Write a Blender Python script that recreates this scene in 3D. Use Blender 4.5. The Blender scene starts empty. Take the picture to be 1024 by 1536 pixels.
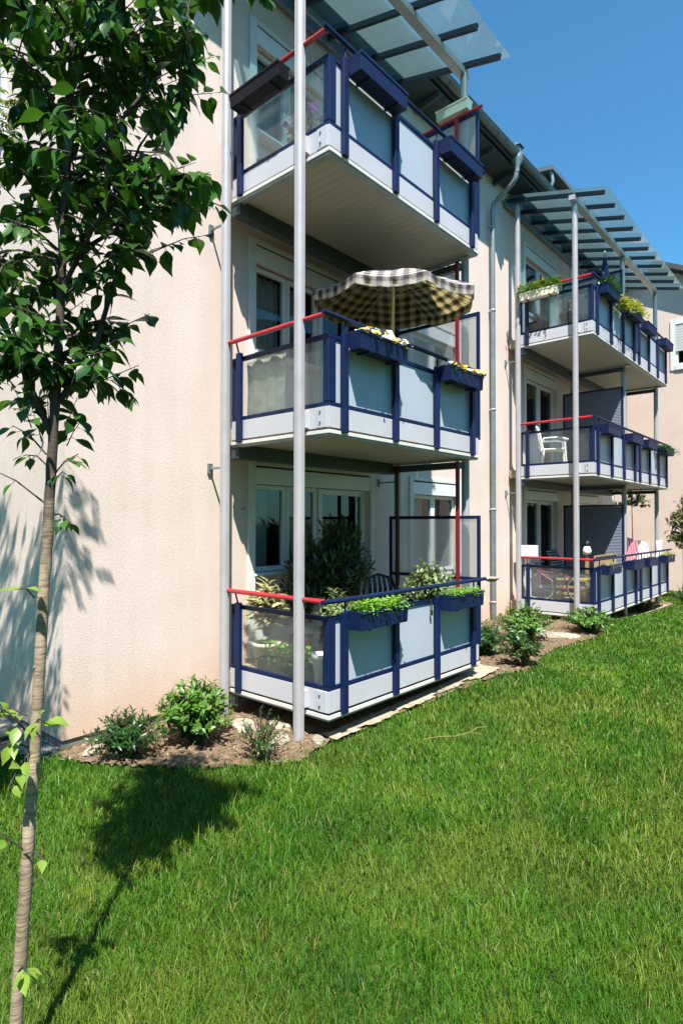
import bpy, bmesh, math, random
import numpy as np
from mathutils import Vector, Matrix
rnd = random.Random(7)
sc = bpy.context.scene
COL = sc.collection
R = math.radians
H = 2.75
Y1, Z1 = 0.0, 0.0            # first balcony tower
Y2, Z2 = 7.573, 0.04         # second balcony tower
D = 1.773                    # balcony depth from the wall

# ------------------------------------------------------------------ materials
def nodes(name):
    m = bpy.data.materials.new(name); m.use_nodes = True
    nt = m.node_tree; nt.nodes.clear()
    out = nt.nodes.new('ShaderNodeOutputMaterial')
    return m, nt, out
def N(nt, t, **k):
    n = nt.nodes.new('ShaderNode' + t)
    for a, v in k.items():
        if a in n.inputs: n.inputs[a].default_value = v
        else: setattr(n, a, v)
    return n
def L(nt, a, ao, b, bi): nt.links.new(a.outputs[ao], b.inputs[bi])
def c4(c): return (c[0], c[1], c[2], 1)
def noise_mix(nt, c1, c2, scale, detail=4, lo=.35, hi=.65, coord='Object', rough=.6):
    tc = N(nt, 'TexCoord'); nz = N(nt, 'TexNoise', Scale=scale, Detail=detail, Roughness=rough)
    L(nt, tc, coord, nz, 'Vector')
    cr = N(nt, 'ValToRGB'); cr.color_ramp.elements[0].position = lo; cr.color_ramp.elements[1].position = hi
    cr.color_ramp.elements[0].color = c4(c1); cr.color_ramp.elements[1].color = c4(c2)
    L(nt, nz, 'Fac', cr, 'Fac')
    return cr, tc
def plain(name, c, rough=.5, metal=0., var=.12, scale=6, bump=0, bscale=60, spec=.5, c2=None, coat=0):
    m, nt, out = nodes(name)
    b = N(nt, 'BsdfPrincipled', Roughness=rough, Metallic=metal)
    b.inputs['Specular IOR Level'].default_value = spec
    b.inputs['Coat Weight'].default_value = coat
    d = c2 or tuple(x * (1 - var) for x in c)
    cr, tc = noise_mix(nt, d, c, scale)
    L(nt, cr, 'Color', b, 'Base Color')
    if bump:
        n2 = N(nt, 'TexNoise', Scale=bscale, Detail=3.)
        L(nt, tc, 'Object', n2, 'Vector')
        bp = N(nt, 'Bump', Strength=bump, Distance=.01)
        L(nt, n2, 'Fac', bp, 'Height'); L(nt, bp, 'Normal', b, 'Normal')
    L(nt, b, 'BSDF', out, 'Surface')
    return m
def leafmat(name, c1, c2, trans=.35, rough=.4, vein=False):
    m, nt, out = nodes(name)
    g = N(nt, 'NewGeometry')
    cr = N(nt, 'ValToRGB')
    e = cr.color_ramp.elements
    e[0].color = c4(c1); e[1].color = c4(c2)
    L(nt, g, 'Random Per Island', cr, 'Fac')
    b = N(nt, 'BsdfPrincipled', Roughness=rough)
    b.inputs['Specular IOR Level'].default_value = .45
    t = N(nt, 'BsdfTranslucent')
    hs = N(nt, 'HueSaturation', Hue=.485, Saturation=1.15, Value=1.25)
    L(nt, cr, 'Color', hs, 'Color'); L(nt, hs, 'Color', t, 'Color')
    L(nt, cr, 'Color', b, 'Base Color')
    mx = N(nt, 'MixShader', Fac=trans)
    L(nt, b, 'BSDF', mx, 1); L(nt, t, 'BSDF', mx, 2); L(nt, mx, 'Shader', out, 'Surface')
    return m
def glassmat(name, tint, rough, transp, refr, transl, gloss_ior=1.5, diff=(.7, .75, .75)):
    """sheet glazing: part clear, part blurred, part milky, with a reflection on top"""
    m, nt, out = nodes(name)
    tr = N(nt, 'BsdfTransparent', Color=c4(tint))
    rf = N(nt, 'BsdfRefraction', Color=c4(tint), Roughness=rough, IOR=1.02)
    tl = N(nt, 'BsdfTranslucent', Color=c4(diff))
    df = N(nt, 'BsdfDiffuse', Color=c4(diff))
    gl = N(nt, 'BsdfGlossy', Roughness=.03)
    tot = transp + refr + transl
    a = N(nt, 'MixShader', Fac=refr / max(transp + refr, 1e-4))
    L(nt, tr, 'BSDF', a, 1); L(nt, rf, 'BSDF', a, 2)
    milky = N(nt, 'MixShader', Fac=.35); L(nt, tl, 'BSDF', milky, 1); L(nt, df, 'BSDF', milky, 2)
    b = N(nt, 'MixShader', Fac=transl / tot)
    L(nt, a, 'Shader', b, 1); L(nt, milky, 'Shader', b, 2)
    fr = N(nt, 'Fresnel', IOR=gloss_ior)
    ge = N(nt, 'NewGeometry'); inv = N(nt, 'Math', operation='SUBTRACT'); inv.inputs[0].default_value = 1; L(nt, ge, 'Backfacing', inv, 1)
    fm = N(nt, 'Math', operation='MULTIPLY'); L(nt, fr, 'Fac', fm, 0); L(nt, inv, 0, fm, 1)
    c = N(nt, 'MixShader'); L(nt, fm, 0, c, 'Fac'); L(nt, b, 'Shader', c, 1); L(nt, gl, 'BSDF', c, 2)
    L(nt, c, 'Shader', out, 'Surface')
    return m

def stucco():
    m, nt, out = nodes('pink_stucco')
    b = N(nt, 'BsdfPrincipled', Roughness=.92); b.inputs['Specular IOR Level'].default_value = .15
    cr, tc = noise_mix(nt, (.66, .545, .485), (.73, .617, .562), 1.3, 6, .3, .7)
    sp = N(nt, 'TexNoise', Scale=62., Detail=5., Roughness=.75)
    L(nt, tc, 'Object', sp, 'Vector')
    r2 = N(nt, 'ValToRGB'); r2.color_ramp.elements[0].position = .26; r2.color_ramp.elements[1].position = .56
    r2.color_ramp.elements[0].color = (.70, .69, .675, 1); r2.color_ramp.elements[1].color = (1, 1, 1, 1)
    L(nt, sp, 'Fac', r2, 'Fac')
    # dust streaks running down the render, and splash dirt in the lowest half metre
    mp = N(nt, 'Mapping'); mp.inputs['Scale'].default_value = (2.2, 2.2, .16)
    L(nt, tc, 'Object', mp, 'Vector')
    st = N(nt, 'TexNoise', Scale=2.2, Detail=5.); L(nt, mp, 'Vector', st, 'Vector')
    r3 = N(nt, 'ValToRGB'); r3.color_ramp.elements[0].position = .36; r3.color_ramp.elements[1].position = .6
    r3.color_ramp.elements[0].color = (.955, .95, .94, 1); r3.color_ramp.elements[1].color = (1, 1, 1, 1)
    L(nt, st, 'Fac', r3, 'Fac')
    sx = N(nt, 'SeparateXYZ'); L(nt, tc, 'Object', sx, 'Vector')
    mr = N(nt, 'MapRange'); mr.inputs['From Min'].default_value = -.25; mr.inputs['From Max'].default_value = .55
    L(nt, sx, 'Z', mr, 'Value')
    r4 = N(nt, 'ValToRGB'); r4.color_ramp.elements[0].color = (.93, .80, .66, 1); r4.color_ramp.elements[1].color = (1, 1, 1, 1)
    L(nt, mr, 'Result', r4, 'Fac')
    prev = cr; po = 'Color'
    for r in (r2, r3, r4):
        mm = N(nt, 'Mix', data_type='RGBA', blend_type='MULTIPLY'); mm.inputs[0].default_value = 1
        nt.links.new(prev.outputs[po], mm.inputs[6]); nt.links.new(r.outputs['Color'], mm.inputs[7])
        prev = mm; po = 2
    nt.links.new(prev.outputs[2], b.inputs['Base Color'])
    bp = N(nt, 'Bump', Strength=.42, Distance=.012); L(nt, sp, 'Fac', bp, 'Height'); L(nt, bp, 'Normal', b, 'Normal')
    L(nt, b, 'BSDF', out, 'Surface')
    return m
def cherrybark():
    m, nt, out = nodes('lenticelled_bark')
    b = N(nt, 'BsdfPrincipled', Roughness=.75); b.inputs['Specular IOR Level'].default_value = .25
    cr, tc = noise_mix(nt, (.20, .145, .10), (.42, .33, .235), 9, 8)
    mp = N(nt, 'Mapping'); mp.inputs['Scale'].default_value = (14, 14, 130); L(nt, tc, 'Object', mp, 'Vector')
    n2 = N(nt, 'TexNoise', Scale=1., Detail=3.); L(nt, mp, 'Vector', n2, 'Vector')
    r2 = N(nt, 'ValToRGB'); r2.color_ramp.elements[0].position = .36; r2.color_ramp.elements[1].position = .52
    r2.color_ramp.elements[0].color = (.55, .52, .48, 1); r2.color_ramp.elements[1].color = (1, 1, 1, 1); L(nt, n2, 'Fac', r2, 'Fac')
    mm = N(nt, 'Mix', data_type='RGBA', blend_type='MULTIPLY'); mm.inputs[0].default_value = 1
    nt.links.new(cr.outputs['Color'], mm.inputs[6]); nt.links.new(r2.outputs['Color'], mm.inputs[7])
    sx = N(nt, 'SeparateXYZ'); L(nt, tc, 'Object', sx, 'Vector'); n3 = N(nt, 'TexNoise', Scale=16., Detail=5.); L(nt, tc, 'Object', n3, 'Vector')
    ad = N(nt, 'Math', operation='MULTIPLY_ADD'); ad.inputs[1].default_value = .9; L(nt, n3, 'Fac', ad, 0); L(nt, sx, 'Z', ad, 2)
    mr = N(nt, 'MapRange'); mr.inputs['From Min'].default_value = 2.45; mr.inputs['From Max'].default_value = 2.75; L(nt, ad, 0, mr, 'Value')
    my = N(nt, 'Mix', data_type='RGBA'); L(nt, mr, 'Result', my, 0); nt.links.new(mm.outputs[2], my.inputs[6]); my.inputs[7].default_value = (.075, .058, .048, 1)  # bark darkens with height: crown shade put into the trunk colour
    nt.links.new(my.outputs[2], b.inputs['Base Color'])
    bp = N(nt, 'Bump', Strength=.5, Distance=.004); L(nt, n2, 'Fac', bp, 'Height'); L(nt, bp, 'Normal', b, 'Normal')
    L(nt, b, 'BSDF', out, 'Surface'); return m
def plaid(name, base, dark, mid, trans):
    m, nt, out = nodes(name)
    uv = N(nt, 'UVMap'); sx = N(nt, 'SeparateXYZ'); L(nt, uv, 'UV', sx, 'Vector')
    def band(o, f, ph, w):
        a = N(nt, 'Math', operation='MULTIPLY_ADD'); a.inputs[1].default_value = f; a.inputs[2].default_value = ph
        L(nt, sx, o, a, 0)
        fr = N(nt, 'Math', operation='FRACT'); L(nt, a, 0, fr, 0)
        lt = N(nt, 'Math', operation='LESS_THAN'); lt.inputs[1].default_value = w; L(nt, fr, 0, lt, 0)
        return lt
    fac = None
    for o, f, ph, w, s in (('X', 7, 0, .42, .5), ('Y', 7, 0, .42, .5), ('X', 7, .3, .1, -.3), ('Y', 7, .3, .1, -.3), ('X', 14, .1, .12, .2), ('Y', 14, .1, .12, .2)):
        bd = band(o, f, ph, w)
        ml = N(nt, 'Math', operation='MULTIPLY'); ml.inputs[1].default_value = s; L(nt, bd, 0, ml, 0)
        if fac is None: fac = ml
        else:
            ad = N(nt, 'Math', operation='ADD'); L(nt, fac, 0, ad, 0); L(nt, ml, 0, ad, 1); fac = ad
    cr = N(nt, 'ValToRGB'); cr.color_ramp.elements[0].color = c4(base); cr.color_ramp.elements[1].color = c4(dark)
    cr.color_ramp.elements[1].position = .95
    e = cr.color_ramp.elements.new(.45); e.color = c4(mid)
    L(nt, fac, 0, cr, 'Fac')
    d = N(nt, 'BsdfDiffuse'); t = N(nt, 'BsdfTranslucent'); mx = N(nt, 'MixShader', Fac=trans)
    L(nt, cr, 'Color', d, 'Color'); L(nt, cr, 'Color', t, 'Color')
    L(nt, d, 'BSDF', mx, 1); L(nt, t, 'BSDF', mx, 2); L(nt, mx, 'Shader', out, 'Surface')
    return m

M = {}
M['stucco'] = stucco()
M['plinth'] = plain('grey_plinth', (.20, .18, .15), .95, bump=.4, scale=3, var=.4)
M['pole'] = plain('painted_metal_pole', (.42, .41, .43), .38, .15, .12, 4, spec=.5)
M['galv'] = plain('zinc_grey', (.26, .31, .33), .42, .55, .25, 5)
M['zinc'] = plain('dull_zinc', (.17, .21, .22), .45, .5, .3, 4)
M['blue'] = plain('dark_blue_lacquer', (.0032, .0135, .064), .5, 0, .25, 5, spec=.3)
M['red'] = plain('red_lacquer', (.50, .018, .03), .38, 0, .2, 5, coat=.2)
M['midred'] = plain('deep_red_paint', (.20, .011, .016), .45, 0, .2, 5)
M['darkred'] = plain('oxide_red_paint', (.07, .010, .012), .45, 0, .2, 5)
M['panel'] = plain('grey_white_board', (.385, .43, .50), .42, 0, .05, 2.5)
M['fascia'] = plain('white_fascia_board', (.475, .48, .515), .42, 0, .06, 2.5)
M['soffit'] = plain('cream_soffit_board', (.36, .345, .29), .6, 0, .06, 3)
M['trim'] = plain('grey_edge_trim', (.33, .37, .36), .5, .2, .15, 4)
M['trimw'] = plain('pale_edge_trim', (.66, .64, .60), .5, 0, .1, 4)
M['black'] = plain('black_gap', (.012, .012, .014), .7)
M['rafter'] = plain('dark_blue_grey_rafter', (.018, .026, .038), .5, .1, .2, 5)
M['steel'] = plain('dark_grey_steel', (.055, .072, .075), .5, .2, .2, 4)
M['white'] = plain('white_window_frame', (.66, .68, .70), .35, 0, .04, 3)
M['white2'] = plain('white_render_surround', (.64, .64, .62), .8, 0, .06, 5, bump=.15, bscale=110)
M['plastic'] = plain('white_plastic', (.80, .79, .77), .3, 0, .04, 5)
M['cream'] = plain('cream_plastic', (.78, .72, .56), .4, 0, .08, 5)
M['curtain'] = plain('white_net_curtain', (.42, .48, .52), .9, 0, .1, 5)
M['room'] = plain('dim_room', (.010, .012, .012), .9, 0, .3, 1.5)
M['boxblue'] = plain('blue_plastic_trough', (.0030, .0125, .060), .55, 0, .2, 9, spec=.3)
M['boxblack'] = plain('dark_plastic_trough', (.004, .004, .007), .6, 0, .3, 9, spec=.2)
M['greenbox'] = plain('green_plastic_trough', (.035, .075, .055), .5, 0, .2, 6)
M['soil'] = plain('potting_soil', (.045, .03, .02), 1, 0, .5, 30, bump=.6, bscale=90)
M['terracotta'] = plain('terracotta', (.28, .11, .06), .85, 0, .25, 8)
M['darkpot'] = plain('dark_brown_pot', (.05, .03, .03), .6, 0, .25, 8)
M['bark'] = plain('dark_bark', (.06, .048, .042), .85, 0, .55, 14, bump=.7, bscale=45)
M['greybark'] = plain('grey_bark', (.14, .10, .07), .9, 0, .4, 10, bump=.6, bscale=40)
M['twig'] = plain('brown_twig', (.07, .045, .03), .8, 0, .3, 10)
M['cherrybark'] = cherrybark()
M['leaf'] = leafmat('cherry_leaf', (.020, .070, .016), (.062, .155, .030), .33, .30)
M['leafy'] = leafmat('young_leaf', (.16, .28, .035), (.26, .38, .06), .4, .4)
M['locust'] = leafmat('feathery_leaf', (.10, .17, .03), (.20, .27, .06), .35, .5)
M['shrub'] = leafmat('laurel_leaf', (.015, .052, .010), (.042, .115, .020), .25, .35)
M['shrubtip'] = leafmat('laurel_tip', (.058, .155, .018), (.12, .235, .034), .3, .4)
M['shrubdry'] = leafmat('dry_shrub_leaf', (.06, .12, .03), (.30, .26, .12), .25, .5)
M['ficus'] = leafmat('pale_green_leaf', (.09, .16, .05), (.26, .33, .13), .3, .35)
M['oleander'] = leafmat('dark_oleander_leaf', (.016, .035, .014), (.10, .15, .05), .2, .35)
M['cress'] = leafmat('bright_seedling', (.13, .32, .035), (.26, .46, .07), .35, .4)
M['varieg'] = leafmat('cream_edged_leaf', (.16, .20, .06), (.58, .50, .28), .3, .45)
M['yelgreen'] = leafmat('yellow_green_leaf', (.12, .20, .03), (.42, .42, .08), .35, .45)
M['petw'] = leafmat('white_petal', (.70, .68, .60), (.85, .83, .78), .3, .6)
M['pety'] = leafmat('yellow_petal', (.75, .42, .02), (.85, .62, .06), .3, .6)
M['petv'] = leafmat('violet_petal', (.20, .10, .34), (.38, .26, .5), .3, .6)
M['asphalt_roof'] = plain('dark_roof_tile', (.06, .065, .07), .7, 0, .3, 6, bump=.3, bscale=20)
M['concrete'] = plain('pale_concrete', (.40, .34, .25), .9, 0, .35, 9, bump=.5, bscale=50)
M['stone'] = plain('pale_sandstone', (.36, .31, .24), .9, 0, .4, 9, bump=.7, bscale=14)
M['tan'] = plain('bamboo_tan', (.36, .25, .12), .7, 0, .3, 25)
M['wicker'] = plain('brown_wicker', (.26, .11, .04), .7, 0, .5, 45, bump=.7, bscale=60)
M['yellow'] = plain('ochre_wood', (.40, .30, .07), .6, 0, .2, 5)
M['pink'] = plain('pink_plastic', (.62, .20, .26), .4, 0, .08, 5)
M['cloth'] = plain('white_cloth', (.78, .78, .79), .9, 0, .06, 8)
M['greycloth'] = plain('grey_washed_cloth', (.50, .50, .45), .95, 0, .35, 9, bump=.3, bscale=25)
M['navy'] = plain('navy_cloth', (.02, .035, .15), .9, 0, .25, 9)
M['rubber'] = plain('black_rubber', (.015, .015, .015), .6)
M['magenta'] = plain('magenta_lacquer', (.20, .02, .07), .4)
M['chairdark'] = plain('dark_green_plastic', (.008, .014, .016), .35, 0, .2, 6)
M['farwall'] = plain('cream_far_render', (.62, .50, .43), .95, 0, .08, 1.5, bump=.3, bscale=90)
M['straw'] = plain('dry_straw', (.27, .23, .09), .9, 0, .2, 30)
M['plaid_out'] = plaid('plaid_cloth', (.80, .77, .72), (.15, .13, .16), (.48, .44, .45), .58)
M['plaid_in'] = plaid('plaid_lining', (.60, .51, .26), (.10, .092, .05), (.28, .24, .11), .74)
M['shutter'] = plain('grey_roller_slats', (.50, .50, .49), .5, 0, .06, 3)
M['pane'] = glassmat('window_glass', (.75, .80, .80), .0, 1., 0., .0, 1.7)
M['side_glass'] = glassmat('satin_side_glass', (.93, .95, .93), .10, .62, .28, .10)
M['milk_glass'] = glassmat('milky_screen_glass', (.92, .93, .93), .32, .18, .50, .30)
M['roof_glass'] = glassmat('canopy_glass', (.54, .70, .72), .12, .72, .08, .14, 1.5, (.42, .52, .54))
def striped():
    m, nt, out = nodes('striped_cushion')
    tc = N(nt, 'TexCoord'); w = N(nt, 'TexWave', Scale=5.5); w.bands_direction = 'Z'; L(nt, tc, 'Object', w, 'Vector')
    cr = N(nt, 'ValToRGB'); cr.color_ramp.interpolation = 'CONSTANT'
    cr.color_ramp.elements[0].color = (.02, .03, .035, 1); cr.color_ramp.elements[1].color = (.30, .33, .33, 1); cr.color_ramp.elements[1].position = .72
    L(nt, w, 'Fac', cr, 'Fac'); b = N(nt, 'BsdfPrincipled', Roughness=.9); L(nt, cr, 'Color', b, 'Base Color'); L(nt, b, 'BSDF', out, 'Surface'); return m
M['striped'] = striped()
def ribbed():
    m, nt, out = nodes('ribbed_screen_sheet')
    tc = N(nt, 'TexCoord'); w = N(nt, 'TexWave', Scale=9.); w.bands_direction = 'Z'; L(nt, tc, 'Object', w, 'Vector')
    b = N(nt, 'BsdfPrincipled', Roughness=.5); b.inputs['Base Color'].default_value = (.15, .175, .24, 1)
    bp = N(nt, 'Bump', Strength=.7, Distance=.02); L(nt, w, 'Fac', bp, 'Height'); L(nt, bp, 'Normal', b, 'Normal')
    L(nt, b, 'BSDF', out, 'Surface'); return m
M['ribbed'] = ribbed()
def earth():
    m, nt, out = nodes('bark_mulch_earth')
    b = N(nt, 'BsdfPrincipled', Roughness=1.); b.inputs['Specular IOR Level'].default_value = .1
    cr, tc = noise_mix(nt, (.075, .05, .03), (.26, .185, .12), 22, 8, .32, .66, rough=.75)
    L(nt, cr, 'Color', b, 'Base Color')
    n2 = N(nt, 'TexNoise', Scale=45., Detail=6.); L(nt, tc, 'Object', n2, 'Vector')
    bp = N(nt, 'Bump', Strength=.9, Distance=.03); L(nt, n2, 'Fac', bp, 'Height'); L(nt, bp, 'Normal', b, 'Normal')
    L(nt, b, 'BSDF', out, 'Surface'); return m
M['earth'] = earth()
def gravel():
    m, nt, out = nodes('grey_gravel')
    tc = N(nt, 'TexCoord'); v = N(nt, 'TexVoronoi', Scale=32.); L(nt, tc, 'Object', v, 'Vector')
    cr = N(nt, 'ValToRGB'); cr.color_ramp.elements[0].color = (.10, .10, .095, 1); cr.color_ramp.elements[1].color = (.36, .35, .33, 1)
    sx = N(nt, 'SeparateColor'); L(nt, v, 'Color', sx, 'Color'); L(nt, sx, 0, cr, 'Fac')
    b = N(nt, 'BsdfPrincipled', Roughness=.9); L(nt, cr, 'Color', b, 'Base Color')
    bp = N(nt, 'Bump', Strength=1., Distance=.03); bp.invert = True
    L(nt, v, 'Distance', bp, 'Height'); L(nt, bp, 'Normal', b, 'Normal'); L(nt, b, 'BSDF', out, 'Surface'); return m
M['gravel'] = gravel()
def mulch():
    m, nt, out = nodes('bark_chips'); g = N(nt, 'NewGeometry'); cr = N(nt, 'ValToRGB'); cr.color_ramp.elements[0].color = (.05, .03, .018, 1); cr.color_ramp.elements[1].color = (.42, .31, .21, 1)
    L(nt, g, 'Random Per Island', cr, 'Fac'); b = N(nt, 'BsdfPrincipled', Roughness=.95); L(nt, cr, 'Color', b, 'Base Color'); L(nt, b, 'BSDF', out, 'Surface'); return m
M['mulch'] = mulch()
def turf():
    m, nt, out = nodes('turf_soil')
    b = N(nt, 'BsdfPrincipled', Roughness=1.); b.inputs['Specular IOR Level'].default_value = .05
    cr, tc = noise_mix(nt, (.030, .060, .012), (.085, .120, .028), 26, 8, .3, .7)
    L(nt, cr, 'Color', b, 'Base Color'); L(nt, b, 'BSDF', out, 'Surface'); return m
M['turf'] = turf()
def grassmat():
    m, nt, out = nodes('grass_blade')
    g = N(nt, 'NewGeometry')
    nz = N(nt, 'TexNoise', Scale=1.1, Detail=5., Roughness=.65); L(nt, g, 'Position', nz, 'Vector')
    n2 = N(nt, 'TexNoise', Scale=.75, Detail=6., Roughness=.7); L(nt, g, 'Position', n2, 'Vector')
    cr = N(nt, 'ValToRGB'); e = cr.color_ramp.elements
    e[0].position = .34; e[0].color = (.020, .108, .005, 1); e[1].position = .74; e[1].color = (.19, .262, .032, 1)
    em = e.new(.52); em.color = (.072, .182, .011, 1)
    L(nt, nz, 'Fac', cr, 'Fac')
    c3 = N(nt, 'ValToRGB'); c3.color_ramp.elements[0].color = (.62, .80, .7, 1); c3.color_ramp.elements[1].color = (1.35, 1.22, 1.1, 1)
    L(nt, g, 'Random Per Island', c3, 'Fac')
    dry = N(nt, 'Math', operation='GREATER_THAN'); dry.inputs[1].default_value = .965; L(nt, g, 'Random Per Island', dry, 0)
    mm = N(nt, 'Mix', data_type='RGBA', blend_type='MULTIPLY'); mm.inputs[0].default_value = 1
    nt.links.new(cr.outputs['Color'], mm.inputs[6]); nt.links.new(c3.outputs['Color'], mm.inputs[7])
    md = N(nt, 'Mix', data_type='RGBA'); nt.links.new(dry.outputs[0], md.inputs[0])
    nt.links.new(mm.outputs[2], md.inputs[6]); md.inputs[7].default_value = (.30, .25, .09, 1)
    pr = N(nt, 'ValToRGB'); pr.color_ramp.elements[0].position = .44; pr.color_ramp.elements[1].position = .66
    pr.color_ramp.elements[0].color = (0, 0, 0, 1); pr.color_ramp.elements[1].color = (.34, .34, .34, 1); L(nt, n2, 'Fac', pr, 'Fac')
    my = N(nt, 'Mix', data_type='RGBA'); nt.links.new(pr.outputs['Color'], my.inputs[0]); nt.links.new(md.outputs[2], my.inputs[6]); my.inputs[7].default_value = (.20, .20, .040, 1); md = my
    b = N(nt, 'BsdfPrincipled', Roughness=.5); b.inputs['Specular IOR Level'].default_value = .3
    t = N(nt, 'BsdfTranslucent'); mx = N(nt, 'MixShader', Fac=.3)
    nt.links.new(md.outputs[2], b.inputs['Base Color']); nt.links.new(md.outputs[2], t.inputs['Color'])
    L(nt, b, 'BSDF', mx, 1); L(nt, t, 'BSDF', mx, 2); L(nt, mx, 'Shader', out, 'Surface')
    return m
M['grass'] = grassmat()

# ------------------------------------------------------------------ mesh builder
class MB:
    def __init__(s): s.v = []; s.f = []; s.mi = []; s.uv = None; s.cur = 0; s.smooth = set()
    def mat(s, i): s.cur = i; return s
    def face(s, pts, sm=False):
        n = len(s.v); s.v += [tuple(p) for p in pts]; s.f.append(tuple(range(n, n + len(pts)))); s.mi.append(s.cur)
        if sm: s.smooth.add(len(s.f) - 1)
    def idx(s, vs, fs, sm=False):
        n = len(s.v); s.v += [tuple(p) for p in vs]
        for f in fs:
            s.f.append(tuple(n + i for i in f)); s.mi.append(s.cur)
            if sm: s.smooth.add(len(s.f) - 1)
    def box(s, x0, x1, y0, y1, z0, z1):
        v = [(x, y, z) for x in (x0, x1) for y in (y0, y1) for z in (z0, z1)]
        s.idx(v, [(0, 1, 3, 2), (4, 6, 7, 5), (0, 4, 5, 1), (2, 3, 7, 6), (0, 2, 6, 4), (1, 5, 7, 3)]); return s
    def bar(s, p, q, w, h, up=(0, 0, 1)):
        p = Vector(p); q = Vector(q); d = (q - p).normalized(); a = d.cross(Vector(up))
        if a.length < 1e-4: a = d.cross(Vector((1, 0, 0)))
        a.normalize(); b = a.cross(d).normalized(); v = []
        for c in (p, q):
            for i, j in ((-1, -1), (1, -1), (1, 1), (-1, 1)): v.append(c + a * (i * w / 2) + b * (j * h / 2))
        s.idx(v, [(0, 1, 2, 3), (7, 6, 5, 4), (0, 4, 5, 1), (1, 5, 6, 2), (2, 6, 7, 3), (3, 7, 4, 0)]); return s
    def tube(s, path, r, n=10, cap=True):
        P = [Vector(p) for p in path]; rr = r if isinstance(r, (list, tuple)) else [r] * len(P)
        vs = []; fs = []; ref = None
        for i, p in enumerate(P):
            t = (P[min(i + 1, len(P) - 1)] - P[max(i - 1, 0)]).normalized()
            if ref is None:
                ref = t.cross(Vector((0, 0, 1)))
                if ref.length < 1e-3: ref = Vector((1, 0, 0))
            ref = (ref - t * ref.dot(t)).normalized(); b = t.cross(ref)
            for k in range(n):
                a = 2 * math.pi * k / n; vs.append(p + (ref * math.cos(a) + b * math.sin(a)) * rr[i])
        for i in range(len(P) - 1):
            for k in range(n):
                fs.append((i * n + k, i * n + (k + 1) % n, (i + 1) * n + (k + 1) % n, (i + 1) * n + k))
        s.idx(vs, fs, True)
        if cap:
            s.face([vs[k] for k in reversed(range(n))]); s.face([vs[(len(P) - 1) * n + k] for k in range(n)])
        return s
    def lathe(s, prof, c=(0, 0, 0), n=20):
        vs = []; fs = []
        for (r, z) in prof:
            for k in range(n):
                a = 2 * math.pi * k / n; vs.append((c[0] + r * math.cos(a), c[1] + r * math.sin(a), c[2] + z))
        for i in range(len(prof) - 1):
            for k in range(n): fs.append((i * n + k, i * n + (k + 1) % n, (i + 1) * n + (k + 1) % n, (i + 1) * n + k))
        s.idx(vs, fs, True); return s
    def leaf(s, p, d, nrm, ln, w, fold=.18, droop=.35, seg=4):
        """a pointed leaf with a folded midrib, drooping towards its tip"""
        p = Vector(p); d = Vector(d).normalized(); nrm = Vector(nrm); nrm = (nrm - d * nrm.dot(d))
        if nrm.length < 1e-3: nrm = d.orthogonal()
        nrm.normalize(); sd = d.cross(nrm)
        prof = {2: (0, 1, 0), 3: (0, .95, .62, 0), 4: (0, .85, 1., .5, 0), 5: (0, .75, 1., .8, .34, 0)}[seg]
        mids = []; lf = []; rt = []
        for i in range(seg + 1):
            t = i / seg; m = p + d * (ln * t * (1 - .1 * droop * t)) - nrm * (droop * ln * t * t * .5)
            h = w * .5 * prof[i]; mids.append(m)
            lf.append(m + sd * h + nrm * (h * fold)); rt.append(m - sd * h + nrm * (h * fold))
        vs = []; ids = []
        for i in range(seg + 1):
            if prof[i] == 0: ids.append((len(vs),) * 3); vs.append(mids[i])
            else: ids.append((len(vs), len(vs) + 1, len(vs) + 2)); vs += [lf[i], mids[i], rt[i]]
        fs = []
        for i in range(seg):
            a, b = ids[i], ids[i + 1]
            for u, v in ((0, 1), (1, 2)):
                q = (a[u], a[v], b[v], b[u]); q2 = []
                for k in q:
                    if k not in q2: q2.append(k)
                if len(q2) > 2: fs.append(tuple(q2))
        s.idx(vs, fs, True)
    def build(s, name, mats, parent=None, bevel=0., loc=None, rot=None):
        me = bpy.data.meshes.new(name)
        me.from_pydata(s.v, [], s.f)
        if not isinstance(mats, (list, tuple)): mats = [mats]
        for m in mats: me.materials.append(M[m])
        me.polygons.foreach_set('material_index', s.mi)
        if s.smooth: me.polygons.foreach_set('use_smooth', [i in s.smooth for i in range(len(s.f))])
        if s.uv:
            l = me.uv_layers.new(name='UVMap'); l.data.foreach_set('uv', [c for f in s.uv for p in f for c in p])
        me.update()
        o = bpy.data.objects.new(name, me); COL.objects.link(o)
        if parent: o.parent = parent
        if loc: o.location = loc
        if rot: o.rotation_euler = rot
        if bevel:
            b = o.modifiers.new('edge', 'BEVEL'); b.width = bevel; b.segments = 2; b.limit_method = 'ANGLE'; b.angle_limit = R(40)
        return o
def tag(o, label, cat, group=None, kind=None):
    if label: o['label'] = label
    if cat: o['category'] = cat
    if group: o['group'] = group
    if kind: o['kind'] = kind
    return o
def thing(name, label, cat, loc=(0, 0, 0), rz=0, group=None):
    o = bpy.data.objects.new(name, None); COL.objects.link(o); o.empty_display_size = .1
    o.location = loc; o.rotation_euler = (0, 0, rz)
    return tag(o, label, cat, group)
def dup(o, parent=None, depth=0):
    c = o.copy(); COL.objects.link(c)
    if parent: c.parent = parent
    for ch in list(o.children): dup(ch, c)
    return c
def place(src, loc, label, rz=None, group=None, scale=None):
    c = dup(src); c.location = loc; c['label'] = label
    if rz is not None: c.rotation_euler = (0, 0, rz)
    if group: c['group'] = group
    if scale: c.scale = scale
    return c
FLOOR = ['ground floor', 'middle floor', 'top floor']

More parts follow.
